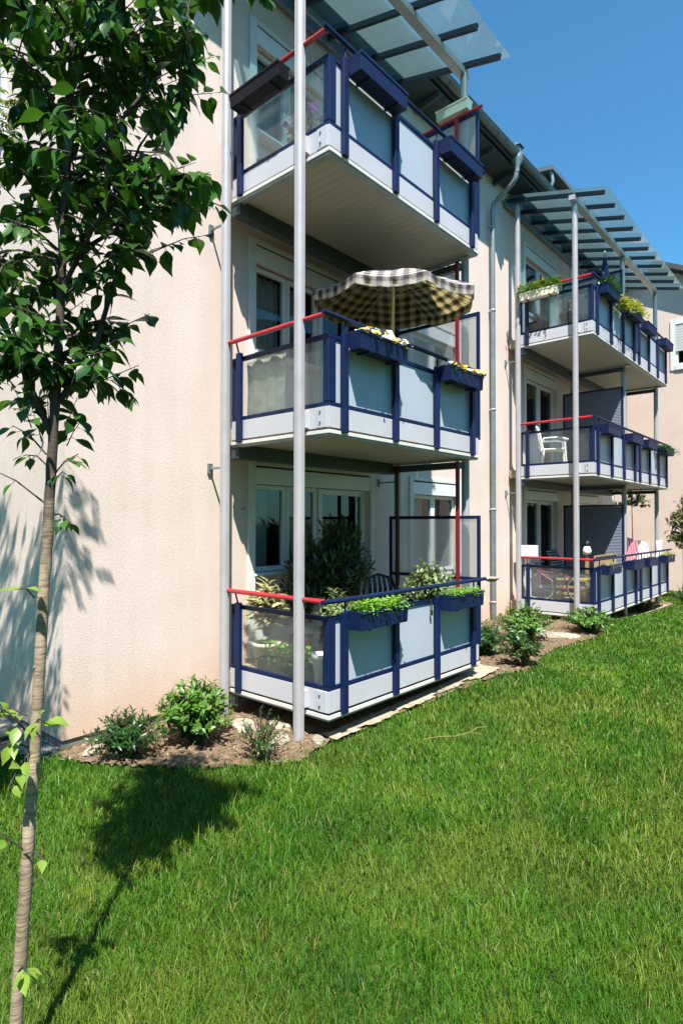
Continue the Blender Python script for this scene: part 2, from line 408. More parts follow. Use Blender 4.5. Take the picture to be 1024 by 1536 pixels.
# ------------------------------------------------------------------ camera, sun, sky
cam = bpy.data.cameras.new('camera'); co = bpy.data.objects.new('camera', cam); COL.objects.link(co)
CP = Vector((5.6146, -4.2465, 1.8387)); YAW, PIT, ROL = .7144, .0172, .001
fw = Vector((-math.sin(YAW) * math.cos(PIT), math.cos(YAW) * math.cos(PIT), math.sin(PIT)))
rt = Vector((math.cos(YAW), math.sin(YAW), 0)); up = rt.cross(fw)
r2 = rt * math.cos(ROL) + up * math.sin(ROL); u2 = -rt * math.sin(ROL) + up * math.cos(ROL)
co.matrix_world = Matrix(((r2.x, u2.x, -fw.x, CP.x), (r2.y, u2.y, -fw.y, CP.y), (r2.z, u2.z, -fw.z, CP.z), (0, 0, 0, 1)))
cam.sensor_fit = 'VERTICAL'; cam.sensor_height = 36; cam.lens = 893.9 / 1536 * 36; cam.clip_end = 2000; cam.clip_start = .05
sc.camera = co
SUN = Vector((1, -.9, 2.3)).normalized()
sl = bpy.data.lights.new('sun', 'SUN'); sl.energy = 5; sl.angle = R(.53); sl.color = (1, .955, .88)
so = bpy.data.objects.new('sun', sl); COL.objects.link(so); so.rotation_euler = (-SUN).to_track_quat('-Z', 'Y').to_euler()
w = bpy.data.worlds.new('World'); sc.world = w; w.use_nodes = True
nt = w.node_tree; nt.nodes.clear()
sky = nt.nodes.new('ShaderNodeTexSky'); sky.sky_type = 'NISHITA'; sky.sun_disc = False
sky.sun_elevation = math.asin(SUN.z); sky.sun_rotation = math.atan2(SUN.x, SUN.y)
sky.air_density = 1.0; sky.dust_density = .35; sky.ozone_density = 1.0
bg = nt.nodes.new('ShaderNodeBackground'); bg.inputs['Strength'].default_value = .052
wo = nt.nodes.new('ShaderNodeOutputWorld'); tn = nt.nodes.new('ShaderNodeMix'); tn.data_type = 'RGBA'; tn.blend_type = 'MULTIPLY'; tn.inputs[0].default_value = 1; tn.inputs[7].default_value = (.74, 1.62, 1.92, 1)
nt.links.new(sky.outputs[0], tn.inputs[6]); nt.links.new(tn.outputs[2], bg.inputs[0]); nt.links.new(bg.outputs[0], wo.inputs[0])
sc.view_settings.view_transform = 'Standard'; sc.view_settings.look = 'None'; sc.view_settings.exposure = 1.18; sc.view_settings.gamma = 1
sc.render.engine = 'CYCLES'
try:
    sc.cycles.use_denoising = True; sc.cycles.denoiser = 'OPENIMAGEDENOISE'
except Exception: pass
sc.cycles.max_bounces = 10; sc.cycles.transparent_max_bounces = 24; sc.cycles.transmission_bounces = 8
sc.cycles.sample_clamp_indirect = 6; sc.cycles.blur_glossy = .5

# ------------------------------------------------------------------ ground
def sm(t): t = min(1, max(0, t)); return t * t * (3 - 2 * t)
def gz(x, y): return -.31 + .17 * sm((y + .5) / 8) - .15 * sm((y - 7.5) / 5.5) - .16 * sm((y - 7.6) / 3) * (1 - sm((x - 1.6) / .5)) * (1 - sm((y - 13.3) / 1.2))
axx = sorted(set([-400, -200, -100, -50, -25] + [round(-14 + .5 * i, 2) for i in range(70)] + [round(1.4 + .1 * i, 2) for i in range(13)] + [25, 50, 100, 200, 400]))
axy = sorted(set([-400, -200, -100, -50, -25] + [round(-14 + .25 * i, 2) for i in range(180)] + [40, 60, 100, 200, 400]))
mb = MB(); nx, ny = len(axx), len(axy)
mb.idx([(x, y, gz(x, y)) for y in axy for x in axx], [(j * nx + i, j * nx + i + 1, (j + 1) * nx + i + 1, (j + 1) * nx + i) for j in range(ny - 1) for i in range(nx - 1)], True)
tag(mb.build('lawn', 'turf'), 'mown lawn sloping gently along the building', None, kind='structure')
# edge of the lawn against the planting bed (front line), then back behind the house
EDGE = [(-9, -2.2), (-.43, -2.15), (-.15, -1.98), (.47, -1.70), (.98, -1.38), (1.30, -1.12), (1.56, -.84), (1.84, -.5), (1.74, .02), (1.79, .77), (1.81, 1.8), (1.92, 3.1),
        (2.15, 3.75), (2.0, 4.5), (1.98, 5.2), (2.2, 6.3), (2.1, 7.1), (1.78, 7.6), (1.78, 10.2), (1.86, 10.9), (2.0, 12.2), (2.02, 13.2), (1.7, 13.9), (.9, 14.3), (.3, 14.4), (-9, 14.4)]
def inside(x, y, P=EDGE):
    c = False; n = len(P); j = n - 1
    for i in range(n):
        xi, yi = P[i]; xj, yj = P[j]
        if (yi > y) != (yj > y) and x < (xj - xi) * (y - yi) / (yj - yi) + xi: c = not c
        j = i
    return c
def sheet(name, mat, test, x0, x1, y0, y1, st, off, amp, label, seed=1):
    rr = random.Random(seed); mb = MB(); nx = int((x1 - x0) / st) + 1; ny = int((y1 - y0) / st) + 1
    hs = {}
    def vtx(i, j):
        if (i, j) not in hs:
            x = x0 + i * st + rr.uniform(-.3, .3) * st; y = y0 + j * st + rr.uniform(-.3, .3) * st
            hs[i, j] = len(mb.v); mb.v.append((x, y, gz(x, y) + off + rr.random() * amp))
        return hs[i, j]
    for j in range(ny - 1):
        for i in range(nx - 1):
            if test(x0 + (i + .5) * st, y0 + (j + .5) * st):
                mb.f.append((vtx(i, j), vtx(i + 1, j), vtx(i + 1, j + 1), vtx(i, j + 1))); mb.mi.append(0); mb.smooth.add(len(mb.f) - 1)
    return tag(mb.build(name, mat), label, None, kind='structure')
sheet('planting_bed', 'earth', lambda x, y: inside(x, y) and x > -.02, -.02, 2.3, -2.2, 14.5, .05, .014, .03, 'brown mulched planting bed along the wall')
sheet('gravel_strip', 'gravel', lambda x, y: (x > -9 and inside(x, y) and y < -1.72 and x < .3) or (0 < x < .28 and -1.7 < y < -.1), -8, .35, -2.25, .05, .05, .012, .012, 'grey gravel strip at the foot of the wall')
def chips():
    rr = random.Random(9); mb = MB(); k = 0
    while k < 3600:
        x, y = (rr.uniform(0, 2.0), rr.uniform(-1.8, .2)) if rr.random() < .5 else (rr.uniform(.3, 2.2), rr.uniform(3.1, 7.4))
        if not inside(x, y): continue
        k += 1; a = rr.uniform(0, 3.14); l = rr.uniform(.012, .04); z = gz(x, y) + rr.uniform(.022, .04); d = Vector((math.cos(a), math.sin(a), rr.uniform(-.5, .5))) * l
        mb.bar(Vector((x, y, z)) - d * .5, Vector((x, y, z)) + d * .5, l * rr.uniform(.25, .5), .004)
    tag(mb.build('bark_mulch', 'mulch'), 'bark chips and litter scattered over the planting bed', 'mulch', kind='stuff')
chips()
def slabtest(x, y): return (1.60 < x < 1.79 + .02 * math.sin(9 * y) and .1 < y < 3.35) or (1.25 < x < 1.87 and 2.8 < y < 3.45)
sheet('concrete_edging', 'concrete', slabtest, .9, 1.95, .0, 3.5, .05, .05, .008, 'pale concrete strip under the near balcony')
sheet('concrete_edging', 'concrete', lambda x, y: 1.62 < x < 1.80 + .02 * math.sin(7 * y) and 7.7 < y < 13.6, 1., 1.9, 7.6, 13.7, .06, .05, .008, 'pale concrete strip under the far balconies')

# grass blades: one mass
def grass():
    rs = np.random.RandomState(3); n = 950000
    # more blades close to the viewer's side of the garden, fewer far off
    d = 1.3 + (26 - 1.3) * rs.rand(n) ** 2.15
    lat = (rs.rand(n) * 2 - 1) * (.75 * d + .8)
    x = CP.x + fw.x * d + rt.x * lat; y = CP.y + fw.y * d + rt.y * lat
    # the rest of the garden, to the sides of the path of view and behind it
    m = 520000; x2 = -4 + 17 * rs.rand(m); y2 = -10 + 25 * rs.rand(m)
    d2 = (x2 - CP.x) * fw.x + (y2 - CP.y) * fw.y; l2 = np.abs((x2 - CP.x) * rt.x + (y2 - CP.y) * rt.y)
    k2 = (d2 < 1.3) | (l2 > .75 * d2 + .8); x = np.concatenate([x, x2[k2]]); y = np.concatenate([y, y2[k2]]); d = np.concatenate([d, np.maximum(6.5, np.abs(d2[k2]))]); n = len(x)
    ex = np.array([p[0] for p in EDGE]); ey = np.array([p[1] for p in EDGE])
    ins = np.zeros(n, bool); j = len(EDGE) - 1
    for i in range(len(EDGE)):
        cond = ((ey[i] > y) != (ey[j] > y))
        with np.errstate(divide='ignore', invalid='ignore'): xx = (ex[j] - ex[i]) * (y - ey[i]) / (ey[j] - ey[i]) + ex[i]
        ins ^= cond & (x < xx + .05 * np.sin(y * 11) + .04 * np.sin(y * 29 + 1) + .05 * rs.randn(n)); j = i
    def blob(s):
        return np.sin(x * 1.7 * s + 1.3) * np.sin(y * 1.9 * s + .4) + np.sin((x + y) * 2.9 * s) * .6 + np.sin((x - 1.4 * y) * 4.3 * s) * .4
    keep = ~ins & (y < 16.4) & (rs.rand(n) < .86 + .14 * blob(1))
    bare = [(3.55, -.75, .16), (3.75, -1.55, .2), (3.35, -1.25, .12), (4.3, -.6, .14), (2.9, .3, .12), (4.6, 1.2, .2), (3.9, .1, .1)]
    for bx, by, br in []: keep &= ~(((x - bx) ** 2 + (y - by) ** 2 < (br * (.6 + .6 * rs.rand(n))) ** 2) & (rs.rand(n) < .8))
    x = x[keep]; y = y[keep]; d = d[keep]; n = len(x)
    def vs_(t): t = np.clip(t, 0, 1); return t * t * (3 - 2 * t)
    z = -.31 + .17 * vs_((y + .5) / 8) - .15 * vs_((y - 7.5) / 5.5) - .16 * vs_((y - 7.6) / 3) * (1 - vs_((x - 1.6) / .5)) * (1 - vs_((y - 13.3) / 1.2))
    tall = rs.rand(n)
    h = (.035 + .055 * rs.rand(n)) * (1 + .18 * blob(.8)) * (1 + .9 * (tall > .965)) * np.clip(1.15 - .02 * d, .75, 1.1)
    wd = (.0012 + .0013 * rs.rand(n)) * np.clip(d / 2.6, 1, 5.5)
    az = rs.rand(n) * 2 * np.pi; ln = (.15 + .75 * rs.rand(n) ** 1.3) * h
    dx = np.cos(az) * ln; dy = np.sin(az) * ln
    a2 = rs.rand(n) * 2 * np.pi; wx = np.cos(a2) * wd; wy = np.sin(a2) * wd
    V = np.zeros((n, 5, 3), np.float32)
    V[:, 0] = np.stack([x - wx, y - wy, z - .005], -1); V[:, 1] = np.stack([x + wx, y + wy, z - .005], -1)
    V[:, 2] = np.stack([x + dx * .35 - wx * .8, y + dy * .35 - wy * .8, z + h * .6], -1)
    V[:, 3] = np.stack([x + dx * .35 + wx * .8, y + dy * .35 + wy * .8, z + h * .6], -1)
    V[:, 4] = np.stack([x + dx, y + dy, z + h * (1 - .3 * rs.rand(n))], -1)
    me = bpy.data.meshes.new('grass'); me.vertices.add(n * 5); me.vertices.foreach_set('co', V.ravel())
    base = np.arange(n)[:, None] * 5
    loops = np.concatenate([base + np.array([[0, 1, 3, 2]]), base + np.array([[2, 3, 4]])], 1).ravel().astype(np.int32)
    me.loops.add(n * 7); me.loops.foreach_set('vertex_index', loops)
    ls = (np.arange(n)[:, None] * 7 + np.array([[0, 4]])).ravel().astype(np.int32)
    me.polygons.add(n * 2); me.polygons.foreach_set('loop_start', ls)
    me.polygons.foreach_set('use_smooth', np.ones(n * 2, bool))
    me.materials.append(M['grass']); me.update(calc_edges=True); me.validate()
    o = bpy.data.objects.new('grass', me); COL.objects.link(o)
    tag(o, 'green lawn grass with yellowed patches and longer blades', 'grass', kind='stuff')
grass()

# ------------------------------------------------------------------ apartment building
bld = thing('apartment_building', 'three storey apartment block with pale pink rendered walls and white framed windows', 'building', (0, 0, 0))
YE = 14.9
ROOFZ = 9.2
wins = []    # openings (y0, y1, z0, z1, kind)
for k in range(3):
    wins.append((.59, 2.87, k * H + .19, k * H + 2.33, 'balcony'))
    wins.append((4.03, 5.5, k * H + .95, k * H + 2.33, 'kitchen'))
    wins.append((8.50, 10.30, Z2 + k * H + .19, Z2 + k * H + 2.33, 'balcony2'))
    wins.append((11.6, 13.3, Z2 + k * H + .19, Z2 + k * H + 2.33, 'balcony2'))
gwins = [(-2.75, -1.62, 6.2, 7.5)]
def wall_grid(mb, a0, a1, z0, z1, holes, put):
    A = sorted(set([a0, a1] + [h[0] for h in holes] + [h[1] for h in holes])); Z = sorted(set([z0, z1] + [h[2] for h in holes] + [h[3] for h in holes]))
    for i in range(len(A) - 1):
        for j in range(len(Z) - 1):
            ca, cz = (A[i] + A[i + 1]) / 2, (Z[j] + Z[j + 1]) / 2
            if any(h[0] < ca < h[1] and h[2] < cz < h[3] for h in holes): continue
            mb.face([put(A[i], Z[j]), put(A[i + 1], Z[j]), put(A[i + 1], Z[j + 1]), put(A[i], Z[j + 1])])
mb = MB()
wall_grid(mb, -1.73, YE, -.2, ROOFZ, wins, lambda a, z: (0, a, z))
wall_grid(mb, -9, 0, -.2, ROOFZ, gwins, lambda a, z: (a, -1.73, z))
mb.face([(-9, -1.73, ROOFZ), (0, -1.73, ROOFZ), (-4.5, -1.73, ROOFZ + 2.4)])
mb.face([(0, YE, -.2), (-9, YE, -.2), (-9, YE, ROOFZ), (0, YE, ROOFZ)])
mb.face([(-9, YE, -.2), (-9, -1.73, -.2), (-9, -1.73, ROOFZ), (-9, YE, ROOFZ)])
for h in wins:      # reveals
    a0, a1, z0, z1 = h[:4]; t = -.16
    mb.face([(0, a0, z0), (0, a0, z1), (t, a0, z1), (t, a0, z0)]); mb.face([(0, a1, z1), (0, a1, z0), (t, a1, z0), (t, a1, z1)])
    mb.face([(0, a0, z1), (0, a1, z1), (t, a1, z1), (t, a0, z1)]); mb.face([(0, a1, z0), (0, a0, z0), (t, a0, z0), (t, a1, z0)])
mb.build('wall', 'stucco', bld)
mb = MB().box(-8.99, -.02, -1.712, YE - .02, -.9, -.2)
mb.build('plinth', 'plinth', bld)
# roof with eaves, gutter, downpipe
mb = MB()
mb.idx([(.56, -2.1, 9.02), (.56, YE + .2, 9.02), (-4.6, YE + .2, 11.9), (-4.6, -2.1, 11.9), (.56, -2.1, 8.94), (.56, YE + .2, 8.94), (-4.6, YE + .2, 11.8), (-4.6, -2.1, 11.8)],
       [(0, 1, 2, 3), (7, 6, 5, 4), (0, 4, 5, 1), (3, 2, 6, 7), (0, 3, 7, 4), (1, 5, 6, 2)])
mb.idx([(-9.6, -2.1, 9.02), (-9.6, YE + .2, 9.02), (-4.6, YE + .2, 11.9), (-4.6, -2.1, 11.9)], [(3, 2, 1, 0)])
roof = mb.build('roof', 'asphalt_roof', bld)
mb = MB().box(.02, .50, -2.05, YE + .15, 8.90, 8.93)
for y in np.arange(-1.6, YE, .95): mb.bar((.02, y, 8.80), (.5, y, 8.86), .07, .10)
mb.build('eaves_soffit', 'steel', bld)
mb = MB(); n = 8; pr = [(.62 + .085 * math.cos(a), 9.07 + .085 * math.sin(a)) for a in np.linspace(math.pi, 2 * math.pi, n + 1)]
vs = [(x, y, z) for y in (-2.1, YE + .2) for x, z in pr]
mb.idx(vs, [(i, i + 1, n + 2 + i, n + 1 + i) for i in range(n)], True)
mb.tube([(.705, -2.1, 9.07), (.705, YE + .2, 9.07)], .011, 8)
for y in np.arange(-1.8, YE, .85): mb.tube([(.62 + .089 * math.cos(a), y, 9.07 + .089 * math.sin(a)) for a in np.linspace(math.pi, 2 * math.pi, 9)], .007, 5)
mb.build('gutter', 'zinc', bld)
mb = MB()
mb.lathe([(.05, -.22), (.055, -.1), (.11, .0), (.11, .14), (.09, .16)], (.62, 6.75, 8.93), 14)
mb.tube([(.62, 6.75, 8.80), (.60, 6.75, 8.62), (.52, 6.75, 8.52), (.22, 6.75, 8.33), (.12, 6.75, 8.25), (.10, 6.75, 8.1), (.10, 6.75, -.25)], .047, 14)
dpipe = mb.build('downpipe', 'galv', bld)
mb = MB()
for z in (.25, 2.1, 4.1, 6.1, 7.8): mb.lathe([(.05, -.02), (.056, -.018), (.056, .018), (.05, .02)], (.10, 6.75, z), 14); mb.box(0, .06, 6.74, 6.76, z - .012, z + .012)
mb.build('pipe_bracket', 'pole', dpipe)
# little chimney-like leaf trap on the gutter and the roof dormer
mb = MB(); mb.box(.56, .70, 6.68, 6.84, 9.08, 9.2); mb.idx([(.53, 6.65, 9.2), (.73, 6.65, 9.2), (.73, 6.87, 9.2), (.53, 6.87, 9.2), (.63, 6.7, 9.28), (.63, 6.82, 9.28)], [(0, 1, 4), (1, 2, 5, 4), (2, 3, 5), (3, 0, 4, 5)])
mb.build('gutter_outlet_cap', 'galv', bld)
mb = MB(); mb.box(-2.5, .15, 9.35, 12.2, 9.2, 10.02); mb.build('dormer', 'steel', bld)
mb = MB(); mb.idx([(.38, 9.2, 9.98), (.38, 12.4, 9.98), (-2.6, 12.4, 10.55), (-2.6, 9.2, 10.55), (.38, 9.2, 10.08), (.38, 12.4, 10.08), (-2.6, 12.4, 10.65), (-2.6, 9.2, 10.65)], [(3, 2, 1, 0), (4, 5, 6, 7), (0, 1, 5, 4), (2, 3, 7, 6), (0, 4, 7, 3), (1, 2, 6, 5)])
mb.build('dormer_roof', 'zinc', bld)
mb = MB().tube([(.3, 9.3, 10.0), (.34, 9.3, 9.75), (.2, 9.3, 9.45), (.1, 9.3, 9.2)], .04, 10); mb.build('dormer_downpipe', 'galv', bld)

def curtain(y0, y1, z0, z1, x, folds, amp=.025, lean=0):
    mb = MB(); n = int(folds * 8); vs = []
    for j, z in enumerate((z0, z1)):
        for i in range(n + 1):
            t = i / n; yy = y0 + (y1 - y0) * t + (lean * (1 - t) if j == 0 else 0)
            vs.append((x + amp * math.sin(t * folds * 2 * math.pi) + amp * .4 * math.sin(t * folds * 4.7), yy, z))
    mb.idx(vs, [(i, i + 1, n + 2 + i, n + 1 + i) for i in range(n)], True); return mb
def window(y0, y1, z0, z1, kind):
    """roller-shutter window: render surround, shutter box, frames with panes, curtains, dim room behind"""
    x = -.13; mb = MB()
    sill = z0 + 1.0 if kind.startswith('balcony') else z0
    split = y0 + (y1 - y0) * (.53 if kind == 'balcony' else .5)
    F = .055
    panes = []
    def sash(a, b, c, d, f=.06):
        mb.box(x, x + .06, a, a + f, c, d); mb.box(x, x + .06, b - f, b, c, d); mb.box(x, x + .06, a + f, b - f, c, c + f); mb.box(x, x + .06, a + f, b - f, d - f, d); panes.append((a + f, b - f, c + f, d - f))
    if kind == 'balcony':
        m = y0 + (split - y0) * .5
        sash(y0 + .01, m - .004, sill + .03, z1 - .02); sash(m + .004, split - .02, sill + .03, z1 - .02)
        sash(split + .02, y1 - .01, z0 + .02, z1 - .02, .085)
        mb.box(x - .02, x + .04, split - .02, split + .02, z0, z1)
        mb.box(x + .002, x + .03, y0, split - .02, z0, sill + .03)
    elif kind == 'balcony2':
        sash(y0 + .01, split - .02, z0 + .9, z1 - .02); sash(split + .02, y1 - .01, z0 + .02, z1 - .02, .085)
        mb.box(x - .02, x + .04, split - .02, split + .02, z0, z1); mb.box(x + .002, x + .03, y0, split - .02, z0, z0 + .9)
    else:
        sash(y0 + .01, split - .004, z0 + .02, z1 - .02); sash(split + .004, y1 - .01, z0 + .02, z1 - .02)
    wf = mb.build('window', 'white', bld, .004)
    for a, b, c, d in panes: MB().box(x + .022, x + .030, a - .003, b + .003, c - .003, d + .003).build('pane', 'pane', wf)
    mb = MB(); s = .11
    top = z1 + .27
    mb.box(.002, .032, y0 - s, y0 - .001, z0 if kind.startswith('balcony') else z0 - .08, top)
    mb.box(.002, .032, y1 + .001, y1 + s, z0 if kind.startswith('balcony') else z0 - .08, top)
    mb.box(.002, .032, y0 - .001, y1 + .001, z1 + .21, top)
    mb.build('surround', 'white2', wf, .004)
    mb = MB().box(.002, .026, y0 + .002, y1 - .002, z1 - .02, z1 + .185); mb.build('shutter_box', 'white', wf, .004)
    MB().box(.002, .010, y0 + .002, y1 - .002, z1 + .186, z1 + .209).build('shutter_slot', 'black', wf)
    mb = MB().box(-.11, .07, y0 - .02, (split if kind == 'balcony' else y1) , sill - .012 if kind == 'balcony' else z0 - .04, sill + .02 if kind == 'balcony' else z0)
    if kind != 'balcony2': mb.build('sill', 'white', wf, .004)
    # room
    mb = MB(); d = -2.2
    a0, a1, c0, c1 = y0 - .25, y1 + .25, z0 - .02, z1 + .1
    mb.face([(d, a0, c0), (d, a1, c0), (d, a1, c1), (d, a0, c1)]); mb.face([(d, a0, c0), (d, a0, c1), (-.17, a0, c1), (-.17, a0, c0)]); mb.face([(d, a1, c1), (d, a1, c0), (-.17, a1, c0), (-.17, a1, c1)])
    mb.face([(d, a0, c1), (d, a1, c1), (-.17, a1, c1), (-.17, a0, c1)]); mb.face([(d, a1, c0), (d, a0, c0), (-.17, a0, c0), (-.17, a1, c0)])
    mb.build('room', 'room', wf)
    if kind == 'balcony':
        k = rnd.random()
        curtain(y0 + .05, y0 + (.60 if z0 > 2 else .42), sill, z1 - .05, -.24, 4, .02, .12).build('curtain', 'curtain', wf)
        curtain(split - .45, split - .05, sill, z1 - .05, -.26, 4, .02, .05).build('curtain', 'curtain', wf)
    elif kind == 'balcony2':
        curtain(split + .1, split + .35, z0 + .05, z1 - .05, -.24, 3, .02, -.04).build('curtain', 'curtain', wf)
        curtain(y0 + .05, y0 + .3, z0 + .9, z1 - .05, -.24, 3, .02, .06).build('curtain', 'curtain', wf)
    else:
        curtain(y0 + .08, y0 + .62, z0, z1 - .05, -.22, 5, .012).build('curtain', 'curtain', wf)
for h in wins: window(*h)
# gable window
mb = MB(); a0, a1, c0, c1 = gwins[0]
mb.box(a0, a1, -1.64, -1.60, c0, c0 + .06); mb.box(a0, a1, -1.64, -1.60, c1 - .06, c1); mb.box(a0, a0 + .06, -1.64, -1.60, c0 + .06, c1 - .06); mb.box(a1 - .06, a1, -1.64, -1.60, c0 + .06, c1 - .06)
wf = mb.build('window', 'white', bld)
mb = MB(); s = .1
mb.box(a0 - s, a0, -1.76, -1.60, c0 - s, c1 + s); mb.box(a1, a1 + s, -1.76, -1.60, c0 - s, c1 + s); mb.box(a0, a1, -1.76, -1.60, c1, c1 + s); mb.box(a0, a1, -1.78, -1.60, c0 - s, c0); mb.build('surround', 'white2', wf)
MB().box(a0 + .06, a1 - .06, -1.625, -1.615, c0 + .06, c1 - .06).build('pane', 'pane', wf)
MB().face([(a0, -1.2, c0), (a1, -1.2, c0), (a1, -1.2, c1), (a0, -1.2, c1)])
mb = MB().box(a0, a1, -1.3, -1.2, c0, c1); mb.build('room', 'room', wf)
mb = MB().tube([(0, .39, 2.0), (.05, .39, 2.0), (.075, .39, 2.012), (.07, .39, 2.03)], .006, 6); mb.build('wall_hook', 'zinc', bld)

# ------------------------------------------------------------------ balconies
def balcony(W, near=True, screen=None, label=''):
    t = thing('balcony', label, 'balcony', group='balconies on the apartment block')
    # deck: boards, floor, borders
    mb = MB(); nb = 24; bw = (W - .16) / nb
    for i in range(nb): mb.box(.42, D - .09, .08 + i * bw + .0016, .08 + (i + 1) * bw - .0016, -.045, -.02)
    mb.build('soffit', 'soffit', t)
    MB().box(.05, D - .04, .03, W - .03, -.018, .15).build('deck', 'concrete', t)
    mb = MB()
    mb.box(.30, D - .088, .004, .078, -.075, -.022); mb.box(.30, D - .088, W - .078, W - .004, -.075, -.022); mb.box(D - .086, D - .004, .004, W - .004, -.075, -.022)
    mb.build('border_profile', 'trim', t, .004)
    mb = MB()
    mb.box(.28, .41, .01, W - .01, -.20, -.024)
    mb.build('wall_beam', 'steel', t, .004)
    MB().box(.30, 1.5, W - .01, W + .075, -.17, -.08).build('cross_beam', 'steel', t, .004)
    mb = MB()   # pale drip edge and dark shadow gap
    mb.box(.30, D + .012, -.012, .003, -.05, -.014); mb.box(D - .003, D + .012, .003, W - .003, -.05, -.014); mb.box(.30, D + .012, W - .003, W + .012, -.05, -.014)
    mb.build('drip_edge', 'trimw', t, .002)
    # fascia boards
    mb = MB()
    mb.box(.30, D - .02, 0, .018, .008, .215); mb.box(D - .018, D, .0, W, .008, .215); mb.box(.30, D - .02, W - .018, W, .008, .215)
    mb.build('fascia', 'fascia', t, .003)
    MB().box(1.62, D - .022, -.012, .0, .01, .213).build('fascia_plate', 'fascia', t, .002) if near else None
    mb = MB()
    if near:
        for z in (.06, .165): MB().tube([(1.665, -.012, z), (1.665, -.022, z)], .011, 8).build('bolt', 'zinc', t)
    # frame rails
    TOP = .925
    mb = MB(); f = .045
    for z0, z1 in ((.215, .26), (TOP - .045, TOP)):
        mb.box(D - .045, D, .0, W, z0, z1)
        if near: mb.box(.30, D - .046, .0, .045, z0, z1)
    mb.box(D - .075, D + .004, -.004, .095, .262, TOP - .047)      # thick corner
    mb.box(D - .045, D, W - .045, W, .262, TOP - .047)
    if near: mb.box(.30, .335, .0, .04, .262, TOP - .047)
    mb.build('frame', 'blue', t, .004)
    # posts in front of the boards
    py = [.20, 1.06, 1.90, W - .20]
    for y in py:
        MB().box(D + .003, D + .05, y - .04, y + .04, -.03, TOP + .03).build('post', 'blue', t, .005)
    if near: MB().box(.425, .50, -.05, -.004, -.03, TOP + .03).build('post', 'blue', t, .005)
    # boards between the rails
    ys = [.097, .20, 1.06, 1.90, W - .20, W - .047]
    for a, b in zip(ys[:-1], ys[1:]):
        MB().box(D - .030, D - .016, a + .002, b - .002, .262, TOP - .047).build('front_panel', 'panel', t)
    if near: MB().box(.337, D - .077, .016, .024, .262, TOP - .047).build('side_panel', 'side_glass', t)
    # handrails
    hz = 1.083
    mb = MB(); mb.tube([(D + .045, -.14, hz), (D + .045, W + .10, hz)], .024, 12)
    for y in py: mb.tube([(D + .03, y, TOP + .03), (D + .035, y, hz - .02)], .011, 8)
    mb.build('handrail', 'blue', t)
    if near:
        mb = MB(); mb.tube([(.24, -.075, hz), (D + .02, -.075, hz)], .024, 12); mb.tube([(.46, -.035, TOP + .03), (.46, -.07, hz - .02)], .010, 8)
        mb.build('side_handrail', 'red', t)
    if screen == 'milky':
        s0, s1, zt = .33, D + .0, 1.93
        mb = MB(); mb.box(s0 - .04, s0, W + .005, W + .045, .2, zt); mb.box(s1 - .03, s1 + .01, W + .005, W + .045, .2, zt); mb.box(s0, s1 - .03, W + .005, W + .045, zt - .045, zt); mb.box(s0, s1 - .03, W + .005, W + .045, 1.06, 1.10); mb.box(s0, s1 - .03, W + .005, W + .045, .21, .25)
        fr = mb.build('privacy_screen', 'blue', t, .004)
        MB().box(s0 + .002, s1 - .032, W + .020, W + .028, 1.102, zt - .047).build('pane', 'milk_glass', fr)
        MB().box(s0 + .002, s1 - .032, W + .020, W + .028, .252, 1.058).build('pane', 'milk_glass', fr)
    elif screen == 'ribbed':
        zt = 2.22
        mb = MB(); mb.box(.10, .14, W - .02, W + .02, .16, zt); mb.box(1.46, 1.50, W - .02, W + .02, .16, zt); mb.box(.14, 1.46, W - .02, W + .02, zt - .04, zt)
        fr = mb.build('privacy_screen', 'blue', t, .004)
        MB().box(.142, 1.458, W - .006, W + .006, .17, zt - .042).build('sheet', 'ribbed', fr)
    return t
W1, W2 = 2.978, 2.924
b0 = balcony(W1, True, 'milky', 'ground floor balcony of the near tower, with green seedlings in its blue boxes')
b1 = dup(b0); b1.location = (0, 0, H); b1['label'] = 'middle floor balcony of the near tower, the one under the plaid parasol'
b2 = dup(b0); b2.location = (0, 0, 2 * H); b2['label'] = 'top floor balcony of the near tower, under the near glass canopy'
def copies(src, y, labs):
    out = [src]; src.location = (0, y, Z2)
    for k in (1, 2):
        c = dup(src); c.location = (0, y, Z2 + k * H); c['label'] = labs[k]; out.append(c)
    return out
labs = ['ground floor balcony of the far tower, near half, with a bicycle behind its side glass', 'middle floor balcony of the far tower, near half, with a white plastic chair', 'top floor balcony of the far tower, near half, with greenery on its red rail']
copies(balcony(W2, True, 'ribbed', labs[0]), Y2, labs)
labs = ['ground floor balcony of the far tower, far half, with the pink chair', 'middle floor balcony of the far tower, far half, with trailing greenery at its end', 'top floor balcony of the far tower, far half, beside the cream gable']
copies(balcony(W2, False, None, labs[0]), Y2 + W2 + .004, labs)
# red rail at the far end of the top near balcony
mb = MB().tube([(.9, W1 + .025, 1.965), (D + .06, W1 + .025, 1.965)], .024, 10); mb.build('far_handrail', 'red', b2)

